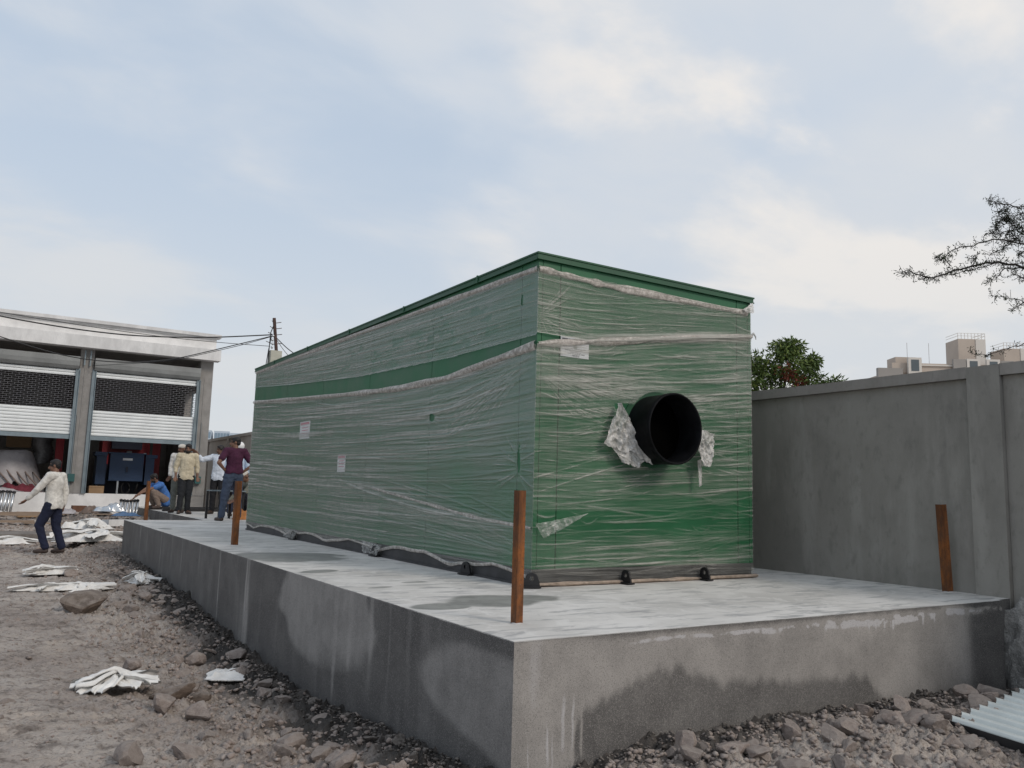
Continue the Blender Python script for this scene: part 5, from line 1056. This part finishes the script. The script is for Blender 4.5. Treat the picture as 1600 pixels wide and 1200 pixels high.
person((4.83, 18.3, SZ+.03), math.radians(-80), 'crouching man in a cap and black trousers half hidden by the green enclosure', dict(
    pel=(0, .18, .34), wai=(0, .16, .46), che=(0, .02, .66), nec=(0, -.10, .78), hd=(0, -.17, .88), shl=(.18, -.05, .72), shr=(-.18, -.05, .72), ell=(.17, -.25, .50), elr=(-.17, -.25, .50), wrl=(.10, -.42, .40), wrr=(-.10, -.42, .36), hfl=(.08, -.5, .3), hfr=(-.08, -.5, .28),
    hpl=(.10, .14, .34), hpr=(-.10, .14, .34), knl=(.16, -.26, .52), knr=(-.16, -.26, .52), anl=(.14, -.02, .09), anr=(-.14, -.02, .09), tol=(.17, -.2, .03), tor=(-.17, -.2, .03), hdir=(0, -1, -.5)),
    fab('olive_grey_shirt', (.16, .16, .13)), fab('black_work_trousers', (.01, .012, .02)), SKIN, hair='cap')

# ------------------------------------------------------------------ trees
def leaves(name, centers, mat, parent, n, spread, size, seed, elong=2.2, droop=.3, asp=.35):
    Rn = np.random.default_rng(seed); C_ = np.array(centers, float); idx = Rn.integers(0, len(C_), n); 
    off = Rn.normal(size=(n, 3)); off /= np.linalg.norm(off, axis=1)[:, None]; off *= (Rn.random(n)**.45)[:, None]*C_[idx, 3][:, None]*spread; off[:, 2] *= .75
    P = C_[idx, :3]+off; d = off/np.maximum(np.linalg.norm(off, axis=1)[:, None], 1e-5)*.7+Rn.normal(size=(n, 3))*.6; d[:, 2] -= droop; d /= np.linalg.norm(d, axis=1)[:, None]
    w_ = np.cross(d, Rn.normal(size=(n, 3))); w_ /= np.linalg.norm(w_, axis=1)[:, None]; L_ = size*Rn.uniform(.6, 1.3, n)[:, None]; W_ = L_*asp
    Vv = np.stack([P, P+d*L_*.5+w_*W_*.5, P+d*L_, P+d*L_*.5-w_*W_*.5], 1).reshape(-1, 3); return link(name, fastmesh(name, Vv, np.arange(4*n).reshape(-1, 4), False), mat, parent)
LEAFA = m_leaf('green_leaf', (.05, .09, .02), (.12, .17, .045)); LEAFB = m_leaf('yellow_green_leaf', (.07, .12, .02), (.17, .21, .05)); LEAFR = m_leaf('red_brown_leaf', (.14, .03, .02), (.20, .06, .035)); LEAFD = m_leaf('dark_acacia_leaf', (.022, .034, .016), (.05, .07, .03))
TC = Vector((20.3, 16.5, 0))
t0 = thing('leafy_tree', 'leafy green tree with a reddish clump rising beyond the boundary wall', 'tree', (20.3, 16.4, 0), world=True)
q = MB(); q.tube([(20.3, 16.4, -.3), (20.25, 16.4, 1.5), (20.15, 16.5, 3.0), (20.0, 16.6, 4.1)], [.24, .19, .15, .11], 10); link('trunk', q.mesh('trunk', True), BARK, t0)
cl = [(19.35, 16.95, 5.55, .42), (19.15, 17.0, 4.95, .45), (19.7, 16.8, 5.3, .45), (20.1, 16.5, 5.95, .42), (20.35, 16.4, 6.02, .38), (20.15, 16.45, 5.45, .55), (20.6, 16.2, 5.25, .50), (20.9, 16.1, 5.62, .28), (20.75, 16.0, 4.9, .5), (20.2, 16.5, 4.8, .6), (19.6, 16.8, 4.6, .55), (21.5, 15.75, 4.95, .30), (21.35, 15.8, 4.7, .35), (19.0, 17.1, 4.4, .5), (20.8, 16.1, 4.4, .5), (18.7, 17.2, 5.0, .5), (18.4, 17.4, 4.6, .6), (20.0, 17.2, 4.7, .7)]
for i, (x, y, z, r) in enumerate(cl):
    q = MB(); a = Vector((20.0+random.uniform(-.1, .1), 16.6, 3.6+random.uniform(-.6, .5))); c = Vector((x, y, z)); m_ = a.lerp(c, .5)+Vector((0, 0, .12)); q.tube([a, m_, c], [.06, .035, .012], 6); link('limb', q.mesh('limb', True), BARK, t0)
leaves('crown', cl, LEAFA, t0, 6200, 1.0, .19, 1, droop=.55, asp=.26)
leaves('yellow_green_leaves', [c for c in cl if c[2] > 5.2]+[(19.0, 17.0, 4.95, .35)], LEAFB, t0, 2300, 1.1, .15, 2, droop=.3, asp=.3)  # lighter yellow-green leaves, mostly on the upper clusters
leaves('red_leaves', [(19.85, 16.3, 5.3, .26), (20.25, 16.1, 4.98, .20), (19.95, 16.2, 5.15, .2)], LEAFR, t0, 260, 1.1, .13, 3, droop=.4)
# thorn tree overhead on the right
t0 = thing('thorn_tree', 'dark thorny branches reaching in from the right edge against the sky', 'tree', (11.0, 4.1, 0), world=True)
q = MB(); q.tube([(11.6, 3.9, -.2), (11.5, 3.95, 1.2), (11.2, 4.0, 2.4), (10.9, 4.1, 3.3), (10.6, 4.3, 3.7)], [.16, .14, .12, .09, .06], 10); q.tube([(10.9, 4.1, 3.3), (10.7, 4.25, 4.1), (10.2, 4.5, 4.6), (9.99, 4.57, 4.5)], [.06, .04, .03, .012], 8); q.tube([(11.2, 4.0, 2.4), (10.7, 4.4, 3.1), (10.21, 4.59, 3.4)], [.05, .03, .014], 8); link('trunk', q.mesh('trunk', True), BARK, t0)
BR = dict(a=([(10.6, 4.3, 3.7), (10.3, 4.48, 3.90), (9.89, 4.68, 4.15), (9.64, 4.83, 4.2), (9.45, 4.95, 4.17), (9.27, 5.08, 4.11), (9.09, 5.2, 4.03), (8.96, 5.28, 4.0), (8.89, 5.33, 4.02), (8.77, 5.4, 4.06), (8.7, 5.44, 4.06)], .016, 1.5),
 b=([(10.3, 4.4, 4.2), (10.13, 4.51, 4.29), (9.85, 4.66, 4.42), (9.67, 4.77, 4.46), (9.52, 4.87, 4.45), (9.37, 4.97, 4.39), (9.24, 5.05, 4.35), (9.14, 5.13, 4.28), (9.07, 5.18, 4.21), (9.02, 5.21, 4.24)], .011, 1.),
 c=([(10.2, 4.5, 4.6), (9.95, 4.53, 4.83), (9.83, 4.61, 4.85), (9.67, 4.71, 4.86), (9.57, 4.77, 4.87), (9.51, 4.8, 4.9), (9.46, 4.83, 4.91)], .008, 1.),
 c2=([(9.95, 4.53, 4.83), (9.85, 4.62, 4.77), (9.72, 4.7, 4.72)], .006, 1.2),
 d=([(9.99, 4.57, 4.47), (9.85, 4.64, 4.56), (9.75, 4.69, 4.64), (9.68, 4.72, 4.71), (9.63, 4.74, 4.82)], .009, 1.6), d2=([(9.75, 4.69, 4.64), (9.66, 4.74, 4.68), (9.60, 4.77, 4.73), (9.61, 4.77, 4.8)], .007, 1.6), d3=([(9.68, 4.73, 4.70), (9.60, 4.79, 4.66), (9.56, 4.82, 4.60), (9.57, 4.82, 4.52)], .006, 1.4),
 e=([(9.86, 4.64, 4.54), (9.72, 4.71, 4.58), (9.61, 4.8, 4.52), (9.48, 4.88, 4.51)], .008, 1.3), f=([(9.8, 4.69, 4.46), (9.71, 4.75, 4.41), (9.62, 4.82, 4.33), (9.53, 4.88, 4.27)], .007, 1.4),
 g=([(9.89, 4.68, 4.15), (9.71, 4.8, 4.13), (9.62, 4.87, 4.0), (9.53, 4.93, 3.96)], .007, 1.4), h=([(10.17, 4.55, 3.88), (9.97, 4.65, 4.0), (9.87, 4.71, 4.04), (9.77, 4.76, 4.09)], .008, 1.4),
 i=([(10.3, 4.5, 3.7), (10.26, 4.54, 3.55), (9.93, 4.72, 3.74), (9.83, 4.77, 3.78), (9.7, 4.85, 3.8), (9.58, 4.92, 3.82)], .007, .8), j=([(9.93, 4.72, 3.75), (9.87, 4.76, 3.7), (9.83, 4.8, 3.66)], .005, .8),
 k=([(10.5, 4.4, 3.35), (10.21, 4.59, 3.4), (9.98, 4.76, 3.27), (9.82, 4.87, 3.21), (9.7, 4.95, 3.16), (9.61, 5.01, 3.12), (9.52, 5.07, 3.14), (9.43, 5.12, 3.16)], .007, .45), l=([(9.39, 5.0, 4.11), (9.38, 4.99, 4.22), (9.4, 4.97, 4.28)], .004, .9), m=([(9.18, 5.13, 4.14), (9.1, 5.16, 4.23), (9.02, 5.21, 4.24)], .005, 1.1), n=([(10.0, 4.58, 4.32), (9.88, 4.66, 4.32), (9.82, 4.7, 4.28)], .008, 1.5), o=([(9.64, 4.83, 4.2), (9.45, 4.98, 4.13), (9.25, 5.1, 4.05), (9.12, 5.2, 4.04)], .006, 1.0), p=([(9.85, 4.66, 4.42), (9.78, 4.7, 4.5), (9.70, 4.75, 4.56)], .006, 1.4), q=([(10.1, 4.55, 4.6), (9.92, 4.62, 4.66), (9.85, 4.65, 4.72)], .007, 1.6), r=([(10.1, 4.5, 4.1), (9.98, 4.62, 4.22), (9.86, 4.68, 4.28)], .006, 1.5))
R = random.Random(9); tw = MB(); lc = []
for k, (pts, r0, dens) in BR.items():
    pts = [Vector(p) for p in pts]; n_ = len(pts); Q = []
    for a, c in zip(pts[:-1], pts[1:]):
        for s in (0, .33, .66): Q.append(a.lerp(c, s)+Vector([R.gauss(0, .008) for _ in range(3)]))
    Q.append(pts[-1]); rr = [max(.0028, r0*(1-.75*i/len(Q))) for i in range(len(Q))]; link('branch', MB().tube(Q, rr, 6).mesh('branch', True), TWIG, t0)
    for a, c in zip(Q[:-1], Q[1:]):
        for _ in range(int(4*dens+.5)):
            p = a.lerp(c, R.random()); d = Vector([R.gauss(0, 1) for _ in range(3)]).normalized(); l_ = R.uniform(.02, .075)*(1+.3*dens); tw.tube([p, p+d*l_*.6, p+d*l_+Vector((0, 0, .008))], .0026, 3, cap=False)
            lc.append((*(p+d*l_), .022)); lc.append((*(p+d*l_*.5), .02))
link('twigs', tw.mesh('twigs'), TWIG, t0, kind='stuff')
leaves('leaves', lc, LEAFD, t0, 3800, .9, .034, 5, droop=.1, asp=.30)

# ------------------------------------------------------------------ far buildings
FB = M('far_beige_render', (.47, .40, .34), .9, .08, .2, 0); FB2 = M('far_grey_brown_render', (.30, .28, .26), .9, .08, .2, 0); FW = M('far_cream_trim', (.62, .58, .53), .9, .05, .2, 0); FG = M('far_window_glass', (.10, .12, .13), .3, .1, .3, 0)
def apt():
    ang = math.atan2(75.54-88.56, 157.82-137.71); O = (137.71, 88.56, 0)
    t0 = thing('apartment_block', 'beige apartment block with rooftop towers showing above the boundary wall', 'building', O, ang)
    def A(n_, x0, x1, y0, y1, z0, z1, m, par=None):
        me = MB().box(x0, x1, y0, y1, z0, z1).mesh(n_); return sub(n_, me, m, par) if par else link(n_, me, m, t0)
    A('wall', 0, 32, 0, 12, -.5, 25.6, FB); A('parapet', -.2, 32.2, -.2, 0, 25.2, 27.0, FB); A('cornice', 3.0, 32.2, -.5, -.201, 26.5, 26.75, FW)
    A('side_block', -3.0, 1.5, -.8, -.001, -.5, 25.9, FB2); A('roof_room', .8, 4.6, .5, 4, 25.6, 28.2, FB); A('roof_room', 4.62, 5.6, .5, 4, 25.6, 27.9, FB2)
    for x0 in (2.4, 13.0, 16.6):
        b_ = A('balcony', x0, x0+2.4, -1.1, -.51, 24.4, 27.9, FW); A('window', x0+.5, x0+1.9, -1.15, -1.101, 25.4, 27.5, FG, b_)
    A('bay', 10.6, 12.9, -1.0, -.51, 24.2, 27.8, FB2); A('bay', 19.2, 21.5, -1.0, -.51, 24.2, 27.7, FB2)
    for x0, x1, zt, xs in ((13.2, 18.2, 32.2, 16.4), (21.6, 26.4, 30.6, 24.6)):
        tw_ = A('water_tower', x0, x1, 2, 6.5, 25.6, zt, FB); A('tower_side', xs, x1+.02, 1.9, 6.5, 25.6, zt-.02, FW, tw_)
        q = MB()
        for i in range(9):
            x = x0+(x1-x0)*i/8; q.box(x-.04, x+.04, 2.0, 2.06, zt, zt+1.1)
        for z in (.55, 1.05): q.box(x0, x1, 2.0, 2.05, zt+z, zt+z+.06)
        for z in (.55, 1.05): q.box(x0, x0+.06, 2.06, 6.4, zt+z, zt+z+.06); q.box(x1-.06, x1, 2.06, 6.4, zt+z, zt+z+.06)
        sub('railing', q.mesh('railing'), FW, tw_)
    for x in (9.0, 9.9): link('rooftop_tank', MB().ball((x, 1, 26.6), (.4, .4, .6), 10).mesh('tank', True), FB2, t0)
    for x in (3.2, 7.2, 10.4): link('antenna', MB().box(x, x+.05, 1, 1.05, 25.6, 31).mesh('antenna'), FB2, t0)
    for fl in range(7):
        for i in range(9): A('window', 1.6+i*3.4, 3.0+i*3.4, -.04, -.002, 2+fl*3.1, 3.5+fl*3.1, FG)
apt()
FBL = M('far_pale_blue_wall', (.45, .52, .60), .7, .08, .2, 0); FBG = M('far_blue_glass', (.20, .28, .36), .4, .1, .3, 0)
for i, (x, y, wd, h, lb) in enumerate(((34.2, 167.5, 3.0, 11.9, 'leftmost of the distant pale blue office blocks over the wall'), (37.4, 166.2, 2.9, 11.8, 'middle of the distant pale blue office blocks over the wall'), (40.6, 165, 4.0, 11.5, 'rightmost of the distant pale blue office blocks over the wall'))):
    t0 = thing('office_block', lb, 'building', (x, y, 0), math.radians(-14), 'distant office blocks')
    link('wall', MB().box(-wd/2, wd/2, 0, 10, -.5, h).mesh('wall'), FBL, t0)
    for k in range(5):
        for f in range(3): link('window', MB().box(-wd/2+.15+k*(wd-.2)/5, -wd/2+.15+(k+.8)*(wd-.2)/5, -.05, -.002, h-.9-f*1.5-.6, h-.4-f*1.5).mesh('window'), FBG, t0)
